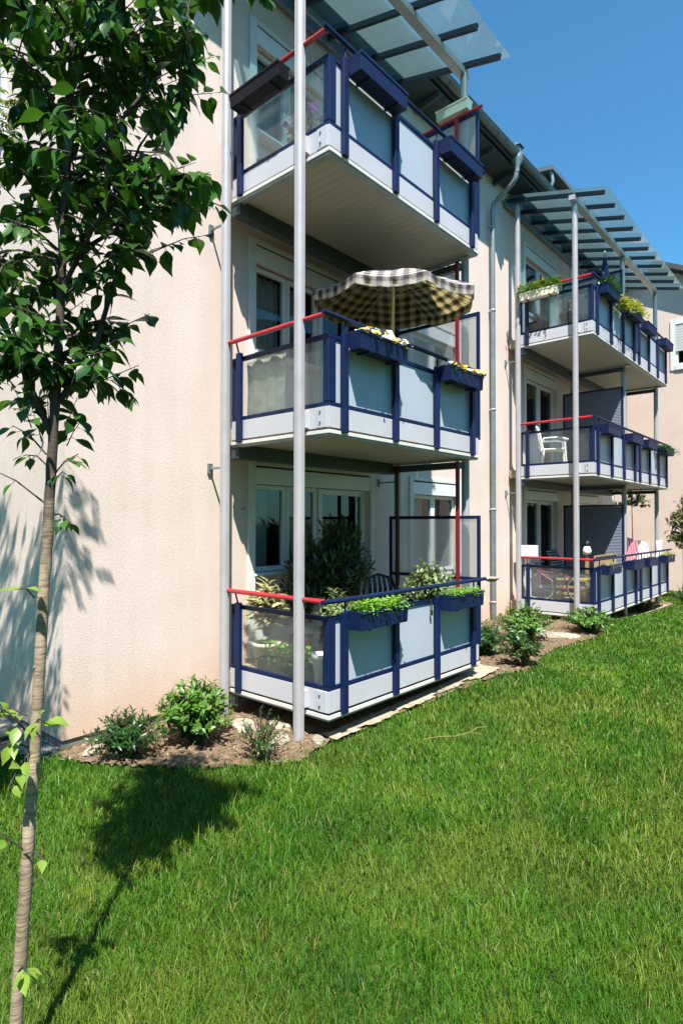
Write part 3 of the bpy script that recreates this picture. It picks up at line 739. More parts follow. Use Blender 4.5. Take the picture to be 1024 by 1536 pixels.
# ------------------------------------------------------------------ columns, posts, canopies
def pole(x, y, z0, z1, label, bz=(), wall=False, group='support columns of the balcony towers'):
    t = thing('support_column', label, 'column', (x, y, z0), group=group)
    h = z1 - z0; r = .054
    mb = MB(); ring = []
    for k in range(8):
        a = k * math.pi / 4 + .32; hw = .10
        for da, rr_ in ((-hw, r), (-hw * .8, r - .007), (hw * .8, r - .007), (hw, r)) + tuple((hw + (math.pi / 4 - 2 * hw) * q, r) for q in (.33, .66)): ring.append(((r if rr_ == r else rr_) * math.cos(a + da), rr_ * math.sin(a + da)))
    m_ = len(ring); mb.idx([(x_, y_, zz) for zz in (-.15, h - .06) for x_, y_ in ring], [(q, (q + 1) % m_, m_ + (q + 1) % m_, m_ + q) for q in range(m_)]); mb.lathe([(r, 0), (r * .55, .06), (.0, .062)], (0, 0, h - .06), 20)
    mb.build('shaft', 'pole', t)
    for z in bz:
        mb = MB(); zz = z - z0
        if wall: mb.box(-x + .002, -.05, -.011, .011, zz - .011, zz + .011); mb.box(-x + .001, -x + .03, -.03, .03, zz - .06, zz + .06)
        else: mb.box(-.05, .05, .035, .10, zz + .02, zz + .19)
        mb.build('bracket', 'galv' if wall else 'fascia', t, .003)
    return t
T1 = 8.12
bzs = [k * H for k in range(3)]
pole(1.455, -.085, -.33, T1 + .05, 'thick front column of the near tower, nearest the viewer', [z for z in bzs])
pole(.29, -.085, -.33, 8.5, 'slim column against the pink wall at the near end of the near tower', [2.45, 5.2, 7.9], True)
pole(1.50, W1 + .14, -.28, T1 + .05, 'front column at the far end of the near tower, beside the red post', ())
pole(.35, W1 + .14, -.28, 8.5, 'shaded column against the wall at the far end of the near tower', [2.45, 5.2], True)
pole(1.47, Y2 - .085, -.2, T1 + .05, 'front column at the near end of the far tower', [Z2 + z for z in bzs])
pole(.29, Y2 - .085, -.2, 8.5, 'slim column against the wall beside the downpipe, near end of the far tower', [2.45, 5.2], True)
pole(1.47, Y2 + W2 + .12, -.44, T1 + .02, 'middle front column of the far tower', ())
pole(.29, Y2 + W2 + .12, -.44, 8.5, 'middle wall column of the far tower, behind the ribbed screen', ())
pole(1.47, Y2 + 2 * W2 + .16, -.48, T1, 'farthest front column of the far tower, beside the cream gable', ())
def redpost(x, y, label):
    t = thing('square_post', label, 'post', (x, y, 0), group='red screen posts')
    for k in range(3):
        z0, z1 = k * H + .16, (k + 1) * H - .08 if k < 2 else 2 * H + 1.9
        MB().box(-.022, .022, -.022, .022, z0, z1).build('post_length', 'darkred' if x < 1 else 'midred', t, .003)
redpost(1.475, W1 - .03, 'red square post beside the front column at the far end of the near tower')
redpost(.47, W1 - .03, 'dark red square post near the wall behind the chair on the near tower')

def canopy(y0, y1, n, label):
    t = thing('glass_canopy', label, 'canopy', (0, y0, 0), group='glass canopies over the top balconies')
    w = y1 - y0
    def zr(x): return 8.62 - (x - .1) * .268
    MB().box(1.41, 1.53, -.12, w + .12, 8.10, 8.20).build('beam', 'pole', t, .006)
    MB().box(.04, .10, -.05, w + .05, 8.50, 8.66).build('wall_plate', 'galv', t, .004)
    for i in range(n):
        y = w * i / (n - 1)
        MB().bar((.10, y, zr(.10) - .012), (2.05, y, zr(2.05) - .012), .05, .075).build('rafter', 'rafter', t, .004)
    mb = MB()
    for i in range(n - 1):
        a, b = w * i / (n - 1) + .006, w * (i + 1) / (n - 1) - .006
        if i == 0: a = -.14
        if i == n - 2: b = w + .14
        x0, x1 = .12, 2.14
        o = .036
        mb = MB(); v = [(x0, a, zr(x0) + o), (x1, a, zr(x1) + o), (x1, b, zr(x1) + o), (x0, b, zr(x0) + o)]
        mb.idx(v + [(p[0], p[1], p[2] + .010) for p in v], [(3, 2, 1, 0), (4, 5, 6, 7), (0, 1, 5, 4), (1, 2, 6, 5), (2, 3, 7, 6), (3, 0, 4, 7)])
        mb.build('glass_pane', 'roof_glass', t)
    return t
canopy(-.08, 3.10, 6, 'near glass canopy on dark rafters over the near tower')
canopy(Y2 - .13, Y2 + 6.02, 11, 'far glass canopy on dark rafters over the far tower')

# ------------------------------------------------------------------ flower boxes and their plants
def trough(Lg, m, name='flower_box'):
    t = thing(name, '', 'flower box', group='flower boxes hung on the balcony rails')
    h = Lg / 2; mb = MB()
    # open trough with flared walls and a rolled lip
    b = [(-h + .008, -.088), (h - .008, -.088), (h - .008, .088), (-h + .008, .088)]; tp = [(-h, -.095), (h, -.095), (h, .095), (-h, .095)]; ti = [(-h + .015, -.08), (h - .015, -.08), (h - .015, .08), (-h + .015, .08)]
    v = [(x, y, 0) for x, y in b] + [(x, y, .185) for x, y in tp] + [(x, y, .185) for x, y in ti] + [(x, y, .14) for x, y in ti]
    fs = [(3, 2, 1, 0)]
    for a in (0, 4, 8):
        for i in range(4): fs.append((a + i, a + (i + 1) % 4, a + 4 + (i + 1) % 4, a + 4 + i))
    mb.idx(v, fs); mb.box(-h - .008, h + .008, -.103, -.0955, .155, .187); mb.box(-h - .008, h + .008, .0955, .103, .155, .187)
    mb.build('trough', m, t, .003)
    MB().box(-h + .016, h - .016, -.079, .079, .145, .155).build('soil', 'soil', t)
    for x in (-h * .6, h * .6): MB().box(x - .012, x + .012, .104, .118, -.003, .21).box(x - .012, x + .012, -.09, .118, -.012, -.0031).build('bracket', m, t)
    return t
box0 = trough(.80, 'boxblue'); used = [False]
def put_box(x, y, z, label, rz=R(-90), src=None):
    if src is None and not used[0]:
        used[0] = True; c = box0
    else: c = dup(src or box0)
    c.location = (x, y, z); c.rotation_euler = (0, 0, rz); c.scale = (1, .84, 1); c['label'] = label; return c
# length runs along local x; turned so it runs along y and its inner side faces the house
BX = D + .134
for k in range(3):
    st = ['with bright green seedlings', 'with white and yellow pansies', 'seen from below'][k]
    put_box(BX, .625, k * H + .785, 'blue box %s, near end of the near tower, %s' % (st, FLOOR[k]), R(90))
    put_box(BX, 2.32, k * H + .785, 'blue box %s, far end of the near tower, %s' % (st, FLOOR[k]), R(90))
for k in range(3):
    for i, (yo, nm) in enumerate(((.625, 'first'), (2.30, 'second'), (W2 + .63, 'third'), (W2 + 2.31, 'fourth'))):
        put_box(BX, Y2 + yo, Z2 + k * H + .785, '%s blue flower box from the near end of the far tower, %s front' % (nm, FLOOR[k]), R(90))
tb = trough(.80, 'boxblack'); tb.location = (.92, -.165, 2 * H + .80); tb.scale = (.96, .8, .8); tb['label'] = 'dark flower box hung under the red rail at the near end of the top balcony'
tb2 = dup(tb); tb2.location = (.78, Y2 - .175, Z2 + 2 * H + .84); tb2['label'] = 'cream flower box of greenery hung on the red rail, far tower'
for c in tb2.children:
    if c.name.startswith('trough'):
        c.data = c.data.copy(); c.data.materials[0] = M['cream']
t = trough(.62, 'cream', 'flower_box'); t.location = (1.40, W1 + .02, 2 * H + 2.0); t.scale = (.8, .75, .8); t['label'] = 'cream flower box on the far red rail of the top near balcony'

def rv(a=1): return Vector((rnd.uniform(-a, a), rnd.uniform(-a, a), rnd.uniform(-a, a)))
def boxplants(loc, Lg, label, cat, leafm, n=330, h=.10, ll=.035, flowers=None, spread=.11, name='seedlings', droop=False):
    """plants filling a trough that runs along y"""
    t = thing(name, label, cat, loc)
    mb = MB()
    for i in range(n):
        y = rnd.uniform(-Lg / 2, Lg / 2); x = rnd.gauss(0, spread * .55); z = rnd.random() ** .8 * h * (1 - .8 * (x / spread) ** 2 * .4)
        if droop and abs(x) > spread * .6: z -= rnd.random() * .12
        a = rnd.uniform(0, 6.28); d = Vector((math.cos(a) + x * 3, math.sin(a), rnd.uniform(-.2, .9)))
        mb.leaf((x, y, z), d, (rnd.uniform(-.4, .4), rnd.uniform(-.4, .4), 1), ll * rnd.uniform(.7, 1.3), ll * rnd.uniform(.5, .8), .15, .5, 3)
    for i in range(n // 8):
        y = rnd.uniform(-Lg / 2, Lg / 2); x = rnd.gauss(0, spread * .4); mb.tube([(x, y, -.03), (x + rnd.uniform(-.02, .02), y + rnd.uniform(-.02, .02), h * .8)], .0025, 4, False)
    mb.build('foliage', leafm, t)
    if flowers:
        for fm, cnt in flowers:
            mb = MB()
            for i in range(cnt):
                c = Vector((rnd.gauss(0, spread * .55), rnd.uniform(-Lg / 2, Lg / 2), h * rnd.uniform(.75, 1.25)))
                nrm = Vector((rnd.uniform(.1, 1), rnd.uniform(-.8, .3), rnd.uniform(.3, 1))).normalized(); a0 = nrm.orthogonal().normalized(); b0_ = nrm.cross(a0)
                for q in range(5):
                    a = q * 1.2566 + rnd.uniform(-.2, .2); dd = a0 * math.cos(a) + b0_ * math.sin(a)
                    mb.leaf(c, dd + nrm * .2, nrm, .042 * rnd.uniform(.8, 1.2), .044, .05, .4, 3)
            mb.build('blossoms', fm, t)
    return t
boxplants((BX, .625, .785 + .15), .74, 'bright green seedlings filling the near blue box of the ground floor', 'seedlings', 'cress', 620, .13, .042)
boxplants((BX, 2.32, .785 + .15), .74, 'bright green seedlings filling the far blue box of the ground floor', 'seedlings', 'cress', 480, .09, .038)
boxplants((BX, .625, H + .785 + .14), .72, 'white and yellow pansies in the near blue box of the middle floor', 'flowers', 'yelgreen', 150, .07, .04, [('petw', 48), ('pety', 30)], name='pansies')
boxplants((BX, 2.32, H + .785 + .14), .72, 'yellow and white pansies in the far blue box of the middle floor', 'flowers', 'yelgreen', 190, .07, .04, [('petw', 18), ('pety', 28)], name='pansies')
boxplants((BX, Y2 + .625, Z2 + 2 * H + .92), .8, 'green bushy box plants on the top far balcony, near end', 'plants', 'shrub', 420, .22, .06, [('petw', 4)], .15, 'bushy_plant')
boxplants((BX + .02, Y2 + 1.5, Z2 + 2 * H + .80), .55, 'yellow green trailing plants spilling over the blue rail of the top far balcony', 'plants', 'yelgreen', 330, .22, .07, [('pety', 10)], .14, 'trailing_plant', True)
boxplants((BX + .02, Y2 + 2.35, Z2 + 2 * H + .90), .95, 'yellow green bushy plants in the second box of the top far balcony', 'plants', 'yelgreen', 480, .24, .07, [('pety', 8)], .16, 'bushy_plant', True)
boxplants((BX, Y2 + W2 + 2.2, Z2 + H + .88), 1.3, 'trailing greenery over the last boxes of the middle far balcony', 'plants', 'shrub', 420, .12, .06, [('magp', 6)] if 'magp' in M else None, .16, 'trailing_plant', True)
boxplants((BX, Y2 + .625, Z2 + .92), .7, 'dry reddish plants in the first box of the ground floor far balcony', 'plants', 'varieg', 130, .08, .04, None, .1, 'dry_plant')
boxplants((BX, Y2 + W2 + 2.31, Z2 + .92), .7, 'small yellow green plant in the last box of the ground floor far balcony', 'plants', 'yelgreen', 130, .12, .05, None, .1, 'box_plant')
t = boxplants((.78, Y2 - .175, Z2 + 2 * H + .98), .9, 'green and yellow plants in the pale box on the red rail', 'plants', 'shrubtip', 520, .2, .06, [('pety', 5)], .13, 'bushy_plant', True); t.rotation_euler = (0, 0, R(90))
t = boxplants((1.2, .22, 2 * H + .16), .55, 'lavender standing behind the glass of the top near balcony', 'plants', 'ficus', 150, .42, .07, [('petv', 16)], .09, 'lavender'); t.rotation_euler = (0, 0, R(90))

# ------------------------------------------------------------------ foliage helper for bushes and pot plants
def bush(mbl, mbt, c, rad, hgt, stems, per, ll, lw, seed, spreadz=.2, tipm=None, whorl=True, tipfrac=.25, lean=0):
    rr = random.Random(seed); c = Vector(c)
    for i in range(stems):
        a = rr.uniform(0, 6.283); q = rr.random() ** .6
        tip = c + Vector((math.cos(a) * rad * q, math.sin(a) * rad * q, hgt * (1 - .45 * q * q) * rr.uniform(.7, 1.05)))
        mid = c + Vector((math.cos(a) * rad * q * .35, math.sin(a) * rad * q * .35, (tip.z - c.z) * .55))
        base = c + Vector((math.cos(a) * .03, math.sin(a) * .03, 0))
        pts = [base, mid, tip]; mbt.tube(pts, [.006, .005, .002], 5, False)
        for j in range(per):
            t = .25 + .75 * (j + rr.random()) / per
            p = (mid.lerp(tip, (t - .5) / .5) if t > .5 else base.lerp(mid, t / .5))
            ax = (tip - mid).normalized(); b = rr.uniform(0, 6.28) if whorl else j * 2.4
            o1 = ax.orthogonal().normalized(); o2 = ax.cross(o1); out = o1 * math.cos(b) + o2 * math.sin(b)
            d = out * rr.uniform(.7, 1) + ax * rr.uniform(.3, .9)
            (tipm if tipm is not None and t > 1 - tipfrac else mbl).leaf(p, d, ax + Vector((0, 0, .4)) + out * -.3, ll * rr.uniform(.7, 1.2), lw * rr.uniform(.7, 1.1), .2, .35, 3)
def shrub(loc, rad, hgt, stems, per, label, mats=('shrub', 'shrubtip'), ll=.085, lw=.036, seed=1, name='evergreen_shrub'):
    z = gz(loc[0], loc[1]) + .01
    t = thing(name, label, 'shrub', (loc[0], loc[1], z), group='shrubs in the planting bed')
    a, b, c = MB(), MB(), MB(); bush(a, b, (0, 0, 0), rad, hgt, stems, per, ll, lw, seed, tipm=c)
    a.idx(c.v, c.f, True); a.mi[-len(c.f):] = [1] * len(c.f)
    b.build('stems', 'twig', t); a.build('foliage', mats, t)
    return t
shrub((.56, -1.42), .36, .42, 95, 22, 'dark low shrub at the house corner, left of the bright one', ('shrub', 'shrub'), .07, .022, 1)
shrub((.74, -.78), .40, .62, 130, 24, 'bright green upright shrub beside the slim wall column', seed=2)
shrub((1.56, -.66), .26, .46, 44, 18, 'sparse yellowing shrub just left of the thick front column', ('shrubdry', 'shrub'), .055, .017, 3)
shrub((1.25, 4.15), .42, .52, 80, 20, 'low shrub right of the near tower under the downpipe', ('shrub', 'shrub'), seed=4)
shrub((1.35, 5.35), .58, .64, 130, 20, 'broad bushy shrub before the near column of the far tower', seed=5)
shrub((1.95, 3.85), .34, .50, 60, 18, 'small loose shrub at the edge of the lawn beside the mulch', ('shrubdry', 'shrub'), seed=6)
shrub((1.95, 6.75), .52, .46, 110, 20, 'dense low shrub at the foot of the far tower front column', seed=7)
shrub((1.45, 12.2), .5, .45, 40, 14, 'dark shrub under the far end of the far tower', ('shrub', 'shrub'), .09, .035, 8)
shrub((2.25, 13.2), .4, .5, 40, 14, 'small dark shrub on the lawn beyond the far tower', ('shrub', 'shrub'), .09, .035, 9)

def pot(mb, r, h, z=0): mb.lathe([(0, z), (r * .72, z), (r * .98, z + h * .85), (r * 1.08, z + h * .86), (r * 1.08, z + h), (r * .93, z + h), (r * .9, z + h * .9), (0, z + h * .9)], (0, 0, 0), 22)
def potplant(name, loc, label, potm, leafm, pr, ph, rad, hgt, stems, per, ll, lw, seed, trunk=0, cat='potted plant'):
    t = thing(name, label, cat, loc)
    mb = MB(); pot(mb, pr, ph); mb.build('pot', potm, t)
    MB().lathe([(0, ph * .9), (pr * .9, ph * .9)], (0, 0, .002), 16).build('soil', 'soil', t)
    a, b = MB(), MB()
    if trunk: b.tube([(0, 0, ph * .8), (.01, .01, ph + trunk * .5), (0, 0, ph + trunk)], [.014, .012, .010], 7)
    bush(a, b, (0, 0, ph * .9 + trunk), rad, hgt, stems, per, ll, lw, seed, whorl=False)
    b.build('stems', 'twig', t); a.build('foliage', leafm, t); return t
FL = .152
potplant('fig_tree', (1.36, 2.42, FL), 'pale green potted tree at the far front of the ground floor near balcony', 'terracotta', 'ficus', .16, .26, .40, .72, 105, 13, .095, .045, 11, .24)
potplant('oleander', (.55, 1.45, FL), 'tall dark oleander before the window of the ground floor near balcony', 'darkpot', 'oleander', .2, .34, .50, 1.35, 230, 20, .14, .038, 12, .1)
potplant('oleander', (.45, .95, FL), 'dark leafy plant beside the tall oleander, before the left window', 'darkpot', 'oleander', .16, .3, .34, 1.05, 110, 16, .12, .032, 15, .05)
potplant('variegated_plant', (.42, .42, FL), 'cream and green plant beside the red rail of the ground floor near balcony', 'cream', 'varieg', .15, .3, .26, .66, 46, 10, .14, .06, 13, .1)
potplant('bushy_plant', (1.25, .75, FL), 'dark green potted plant behind the corner of the ground floor near balcony', 'darkpot', 'ficus', .16, .28, .3, .5, 50, 10, .08, .035, 14, .2)
mb = MB(); pot(mb, .10, .36); wp = thing('tall_pot', 'tall white pot standing behind the side glass of the ground floor', 'pot', (1.50, .20, FL)); mb.build('pot', 'plastic', wp); MB().lathe([(.07, .0), (.075, .1)], (0, 0, -.0), 16).build('saucer', 'cream', wp)
t = trough(.72, 'greenbox', 'planter_trough'); t.location = (.95, .22, FL + .02); t['label'] = 'long green trough on the floor behind the side glass'; t['group'] = ''
del t['group']
t2 = boxplants((.95, .22, FL + .17), .68, 'leafy green plants growing in the long green floor trough', 'plants', 'cress', 320, .22, .05, None, .1, 'bushy_plant'); t2.rotation_euler = (0, 0, R(90))
potplant('potted_plant', (.55, .22, 2 * H + FL), 'small dark pot with a thin plant on the top near balcony', 'darkpot', 'ficus', .11, .17, .12, .16, 14, 6, .05, .02, 16)
potplant('potted_plant', (.85, .24, 2 * H + FL), 'small dark pot nearer the corner of the top near balcony', 'darkpot', 'shrub', .10, .15, .1, .12, 10, 5, .05, .02, 17)
potplant('potted_plant', (.60, Y2 + .22, Z2 + 2 * H + FL), 'large dark pot behind the side glass of the top far balcony', 'darkpot', 'oleander', .20, .3, .2, .25, 26, 8, .07, .03, 18)
potplant('potted_plant', (1.22, Y2 + .25, Z2 + 2 * H + FL + .12), 'round brown pot with dry stalks on the top far balcony', 'darkpot', 'varieg', .17, .24, .2, .4, 14, 6, .06, .02, 19)

# ------------------------------------------------------------------ parasols, furniture and odds and ends on the balconies
def parasol(loc, label):
    t = thing('parasol', label, 'parasol', loc)
    n = 8; Rr = 1.02; hz = 1.75; az = .33; seg = 6
    MB().tube([(0, 0, .05), (0, 0, hz + az - .03)], .017, 12).build('pole', 'cream', t)
    MB().lathe([(0, 0), (.2, 0), (.2, .04), (.06, .07), (.05, .2), (.0, .2)], (0, 0, 0), 22).build('base', 'plastic', t)
    def pt(k, q, off):
        # rib directions sag slightly between ribs
        a = 2 * math.pi * k / n + .2; r = Rr * q
        z = hz + az * (1 - q ** 1.25) + off
        return Vector((r * math.cos(a), r * math.sin(a), z))
    for nm, m, off in (('cover', 'plaid_out', .006), ('lining', 'plaid_in', 0)):
        mb = MB(); mb.uv = []
        for k in range(n):
            for i in range(seg):
                q0, q1 = i / seg, (i + 1) / seg
                if i == 0: q0 = .03
                for s in range(4):
                    s0, s1 = s / 4, (s + 1) / 4
                    def P(q, u):
                        v = pt(k, q, off).lerp(pt(k + 1, q, off), u); v.z -= .05 * q * math.sin(math.pi * u); return v
                    pts = [P(q0, s0), P(q1, s0), P(q1, s1), P(q0, s1)]
                    if nm == 'lining': pts = pts[::-1]
                    mb.face(pts, True)
                    uvs = [((s0 - .5) * q0 * .78 + k * .31, q0), ((s0 - .5) * q1 * .78 + k * .31, q1), ((s1 - .5) * q1 * .78 + k * .31, q1), ((s1 - .5) * q0 * .78 + k * .31, q0)]
                    mb.uv.append(uvs[::-1] if nm == 'lining' else uvs)
            if True:          # valance, scalloped
                for s in range(8):
                    s0, s1 = s / 8, (s + 1) / 8
                    def E(u, dz):
                        v = pt(k, 1, off).lerp(pt(k + 1, 1, off), u); v.z -= .05 * math.sin(math.pi * u) + dz; o = Vector((v.x, v.y, 0)).normalized(); return v + o * (.012 * math.sin(u * 18) * (dz > 0) + (.004 if nm == 'cover' else 0))
                    dz = lambda u: .10 + .010 * abs(math.sin(u * 9.42))
                    pts = [E(s0, 0), E(s0, dz(s0)), E(s1, dz(s1)), E(s1, 0)]
                    if nm == 'lining': pts = pts[::-1]
                    mb.face(pts)
                    uvs = [((s0 - .5) * .78 + k * .31, 1.), ((s0 - .5) * .78 + k * .31, 1.13), ((s1 - .5) * .78 + k * .31, 1.13), ((s1 - .5) * .78 + k * .31, 1.)]
                    mb.uv.append(uvs[::-1] if nm == 'lining' else uvs)
        mb.build(nm, m, t)
    for k in range(n):
        p = [pt(k, q, -.006) for q in (.03, .35, .7, 1)]
        rb = MB().tube(p, .004, 5); rb.tube([(0, 0, hz + .02), pt(k, .5, -.008)], .004, 5); rb.build('rib', 'pole', t)
    return t
pz = parasol((1.2, 1.82, H + FL - .03), 'open plaid parasol on the middle floor near balcony')
pz.rotation_mode = 'AXIS_ANGLE'; pz.rotation_axis_angle = (R(4.5), rt.x, rt.y, 0)
# closed blue parasol
t = thing('closed_parasol', 'closed dark blue parasol standing on the top far balcony', 'parasol', (1.3, Y2 + 2.3, Z2 + 2 * H + FL))
MB().tube([(0, 0, 0), (0, 0, 2.3)], .017, 8).build('pole', 'pole', t)
mb = MB(); vs = []; fs = []; n = 24
for i, (r, z) in enumerate(((.02, 2.18), (.05, 2.0), (.09, 1.6), (.13, 1.2), (.12, .95))):
    for k in range(n): a = 2 * math.pi * k / n; q = r * (1 + .35 * math.sin(a * 6)); vs.append((q * math.cos(a), q * math.sin(a), z))
for i in range(4):
    for k in range(n): fs.append((i * n + k, i * n + (k + 1) % n, (i + 1) * n + (k + 1) % n, (i + 1) * n + k))
mb.idx(vs, fs, True); mb.build('cover', 'navy', t); MB().lathe([(0, 2.36), (.025, 2.33), (.03, 2.29), (0, 2.26)], (0, 0, 0), 12).build('finial', 'plastic', t)

def chair(loc, rz, m, label, back=.95, slats=5):
    t = thing('garden_chair', label, 'chair', loc, rz, 'plastic garden chairs')
    for sx in (-1, 1):
        for sy, zt in ((-1, .62), (1, .42)):
            MB().tube([(sx * .25, sy * .24, 0), (sx * .23, sy * .2, zt)], [.018, .022], 8).build('leg', m, t)
        MB().tube([(sx * .25, -.27, .60), (sx * .27, -.1, .65), (sx * .26, .2, .64), (sx * .24, .26, .5)], .022, 8).build('armrest', m, t)
    MB().box(-.24, .24, -.23, .23, .40, .43).build('seat', m, t, .01)
    mb = MB(); P = [(-.24, .22, .42), (-.25, .28, .7), (-.20, .32, back - .06), (0, .34, back), (.20, .32, back - .06), (.25, .28, .7), (.24, .22, .42)]
    mb.tube(P, .022, 8)
    for i in range(slats):
        x = -.16 + .32 * i / (slats - 1); mb.box(x - .024, x + .024, .255, .27, .43, .74); mb.bar((x, .262, .74), (x * .9, .325, back - .03), .048, .014, (0, 1, 0))
    mb.build('backrest', m, t, .003); return t
chair((.62, 2.5, FL), R(60), 'chairdark', 'dark plastic chair at the back of the ground floor near balcony', .93)
chair((.78, Y2 + .55, Z2 + H + FL), R(115), 'plastic', 'white plastic chair behind the side glass of the far tower, middle floor', .92)
chair((1.30, Y2 + W2 + 1.55, Z2 + FL), R(41), 'pink', 'pink plastic chair on the ground floor far balcony', 1.24, 6)
chair((1.33, Y2 + W2 + 2.45, Z2 + FL), R(41), 'plastic', 'white plastic chair draped with a cloth at the far end of the ground floor', 1.15)
mb = MB(); vs = []
for j in range(6):
    for i in range(12): vs.append((.02 * math.sin(i * 1.3 + j), -.3 + .6 * i / 11, 1.22 - .14 * j + .015 * math.sin(i * .9)))
mb.idx(vs, [(j * 12 + i, j * 12 + i + 1, (j + 1) * 12 + i + 1, (j + 1) * 12 + i) for j in range(5) for i in range(11)], True)
tag(mb.build('laundry_cloth', 'cloth', loc=(1.66, Y2 + W2 + 2.45, Z2 + .12)), 'white cloth hung up to dry at the far end of the ground floor far balcony', 'cloth')
mb = MB(); vs = []
for j in range(5):
    for i in range(10): vs.append((.47 + .62 * i / 9, .075 + .012 * math.sin(i * 1.7 + j * .8), .87 - .16 * j))
mb.idx(vs, [(j * 10 + i, j * 10 + i + 1, (j + 1) * 10 + i + 1, (j + 1) * 10 + i) for j in range(4) for i in range(9)], True)
tag(mb.build('wind_cloth', 'greycloth', loc=(0, 0, H)), 'grey cloth hung behind the side glass of the middle floor near balcony', 'cloth')
# striped lounger
t = thing('deck_lounger', 'dark striped lounger on the ground floor far balcony', 'lounger', (.75, Y2 + 1.55, Z2 + FL), R(95))
MB().bar((0, .12, .42), (0, .42, 1.02), .62, .07, (0, 1, 0)).build('back_cushion', 'striped', t, .02); MB().box(-.31, .31, -.6, .1, .38, .45).build('seat_cushion', 'striped', t, .02)
for sx in (-.3, .3):
    for y in (-.55, .3): MB().tube([(sx, y, 0), (sx, y, .4)], .015, 8).build('leg', 'plastic', t)
# bicycle
t = thing('bicycle', 'child bicycle with a magenta frame behind the side glass of the ground floor', 'bicycle', (.55, Y2 + .40, Z2 + FL), R(12))
def wheel(cx):
    mb = MB(); r = .30; mb.tube([(cx + r * math.cos(a), 0, r + r * math.sin(a)) for a in np.linspace(0, 2 * math.pi, 33)], .016, 8, False)
    wh = mb.build('wheel', 'rubber', t)
    mb = MB(); mb.tube([(cx + .275 * math.cos(a), 0, r + .275 * math.sin(a)) for a in np.linspace(0, 2 * math.pi, 33)], .008, 6, False)
    for k in range(12): a = k * math.pi / 6; mb.tube([(cx, 0, r), (cx + .275 * math.cos(a), 0, r + .275 * math.sin(a))], .0018, 4, False)
    mb.tube([(cx, -.04, r), (cx, .04, r)], .02, 8); mb.build('rim', 'pole', wh)
wheel(0); wheel(.82)
mb = MB()
for p, q in (((0, 0, .3), (-.06, 0, .66)), ((-.06, 0, .62), (.42, 0, .3)), ((-.06, 0, .64), (.5, 0, .56)), ((.42, 0, .28), (.53, 0, .66)), ((.42, 0, .28), (.82, 0, .3)), ((.82, 0, .3), (.5, 0, .56))): mb.tube([p, q], .016, 8)
mb.build('frame', 'magenta', t)
MB().tube([(-.05, 0, .66), (-.08, 0, .78), (-.06, -.24, .82), (.02, -.27, .8)], .011, 7).tube([(-.08, 0, .78), (-.06, .24, .82), (.02, .27, .8)], .011, 7).build('handlebar', 'rubber', t)
mb = MB(); mb.lathe([(0, 0), (.08, .005), (.09, .03), (.06, .05), (0, .055)], (.54, 0, .68), 14); mb.build('saddle', 'rubber', t)
# other small things
t = thing('storage_bench', 'ochre wooden bench behind the side glass of the ground floor far balcony', 'bench', (1.05, Y2 + .95, Z2 + FL))
for z in (.12, .26, .42): MB().box(-.32, .32, -.16, .16, z, z + .05).build('plank', 'yellow', t, .005)
for x in (-.28, .28): MB().box(x - .025, x + .025, -.14, .14, 0, .118).build('leg', 'yellow', t, .004)
t = thing('wicker_basket', 'brown wicker basket behind the corner of the ground floor far balcony', 'basket', (1.56, Y2 + .25, Z2 + FL))
MB().lathe([(0, 0), (.12, 0), (.15, .15), (.155, .3), (.14, .3), (.13, .1), (0, .06)], (0, 0, 0), 22).build('basket', 'wicker', t); MB().lathe([(0, .305), (.155, .30), (.16, .33), (0, .36)], (0, 0, 0), 22).build('lid', 'tan', t)
mb = MB().box(-.15, .15, -.15, .15, 0, .03); mb.box(-.16, .16, -.16, .16, .9, 1.16); mb.box(-.05, .05, -.05, .05, .03, .9)
tag(mb.build('pedestal_planter', 'plastic', None, .008, loc=(.32, Y2 + .3, Z2 + FL)), 'white square planter on a stand beside the red rail of the far tower', 'planter')
mb = MB()
for i in range(26): mb.tube([(0, i * .055, 0), (0, i * .055, .98)], .014, 6)
for z in (.2, .55, .96): mb.bar((.02, 0, z), (.02, 1.4, z), .01, .025)
tag(mb.build('bamboo_fence', 'tan', loc=(1.60, Y2 + .55, Z2 + FL)), 'tan bamboo mat standing behind the blue rail of the ground floor far balcony', 'bamboo mat')
t = thing('plush_toy', 'small black and white plush toy sitting above the bamboo mat', 'toy', (1.22, Y2 + 1.25, Z2 + FL + .95))
MB().lathe([(0, 0), (.08, .02), (.09, .1), (.06, .18), (0, .2)], (0, 0, 0), 14).build('body', 'plastic', t); MB().lathe([(0, .19), (.05, .2), (.06, .25), (.04, .3), (0, .31)], (0, 0, 0), 14).build('head', 'rubber', t)
MB().box(-.03, .03, -.03, .03, -.95, .0).build('stand', 'tan', t)
mb = MB()
for i in range(5): mb.tube([(0, i * .1, 0), (0, i * .1, 1.3)], .004, 5)
for i in range(9): mb.tube([(0, -.02, .1 + i * .14), (0, .42, .1 + i * .14)], .004, 5)
tag(mb.build('trellis', 'twig', loc=(1.3, Y2 + W2 + .6, Z2 + H + FL + .75)), 'thin dark trellis above the middle floor far balcony', 'trellis')
potplant('climbing_plant', (1.35, Y2 + W2 + .8, Z2 + H + FL), 'sparse dry climbing plant below the trellis', 'terracotta', 'varieg', .14, .24, .22, .95, 10, 8, .06, .03, 21, .2)
t = thing('bird_dish', 'shallow tan dish fixed to the far end of the blue ground floor handrail', 'dish', (D + .05, W1 + .26, 1.08))
MB().lathe([(0, -.05), (.06, -.045), (.10, -.01), (.115, .012), (.108, .012), (.09, -.01), (0, -.035)], (.0, .0, 0), 20).build('bowl', 'stone', t); MB().tube([(0, -.16, 0), (0, -.08, 0)], .014, 8).build('arm', 'cream', t)
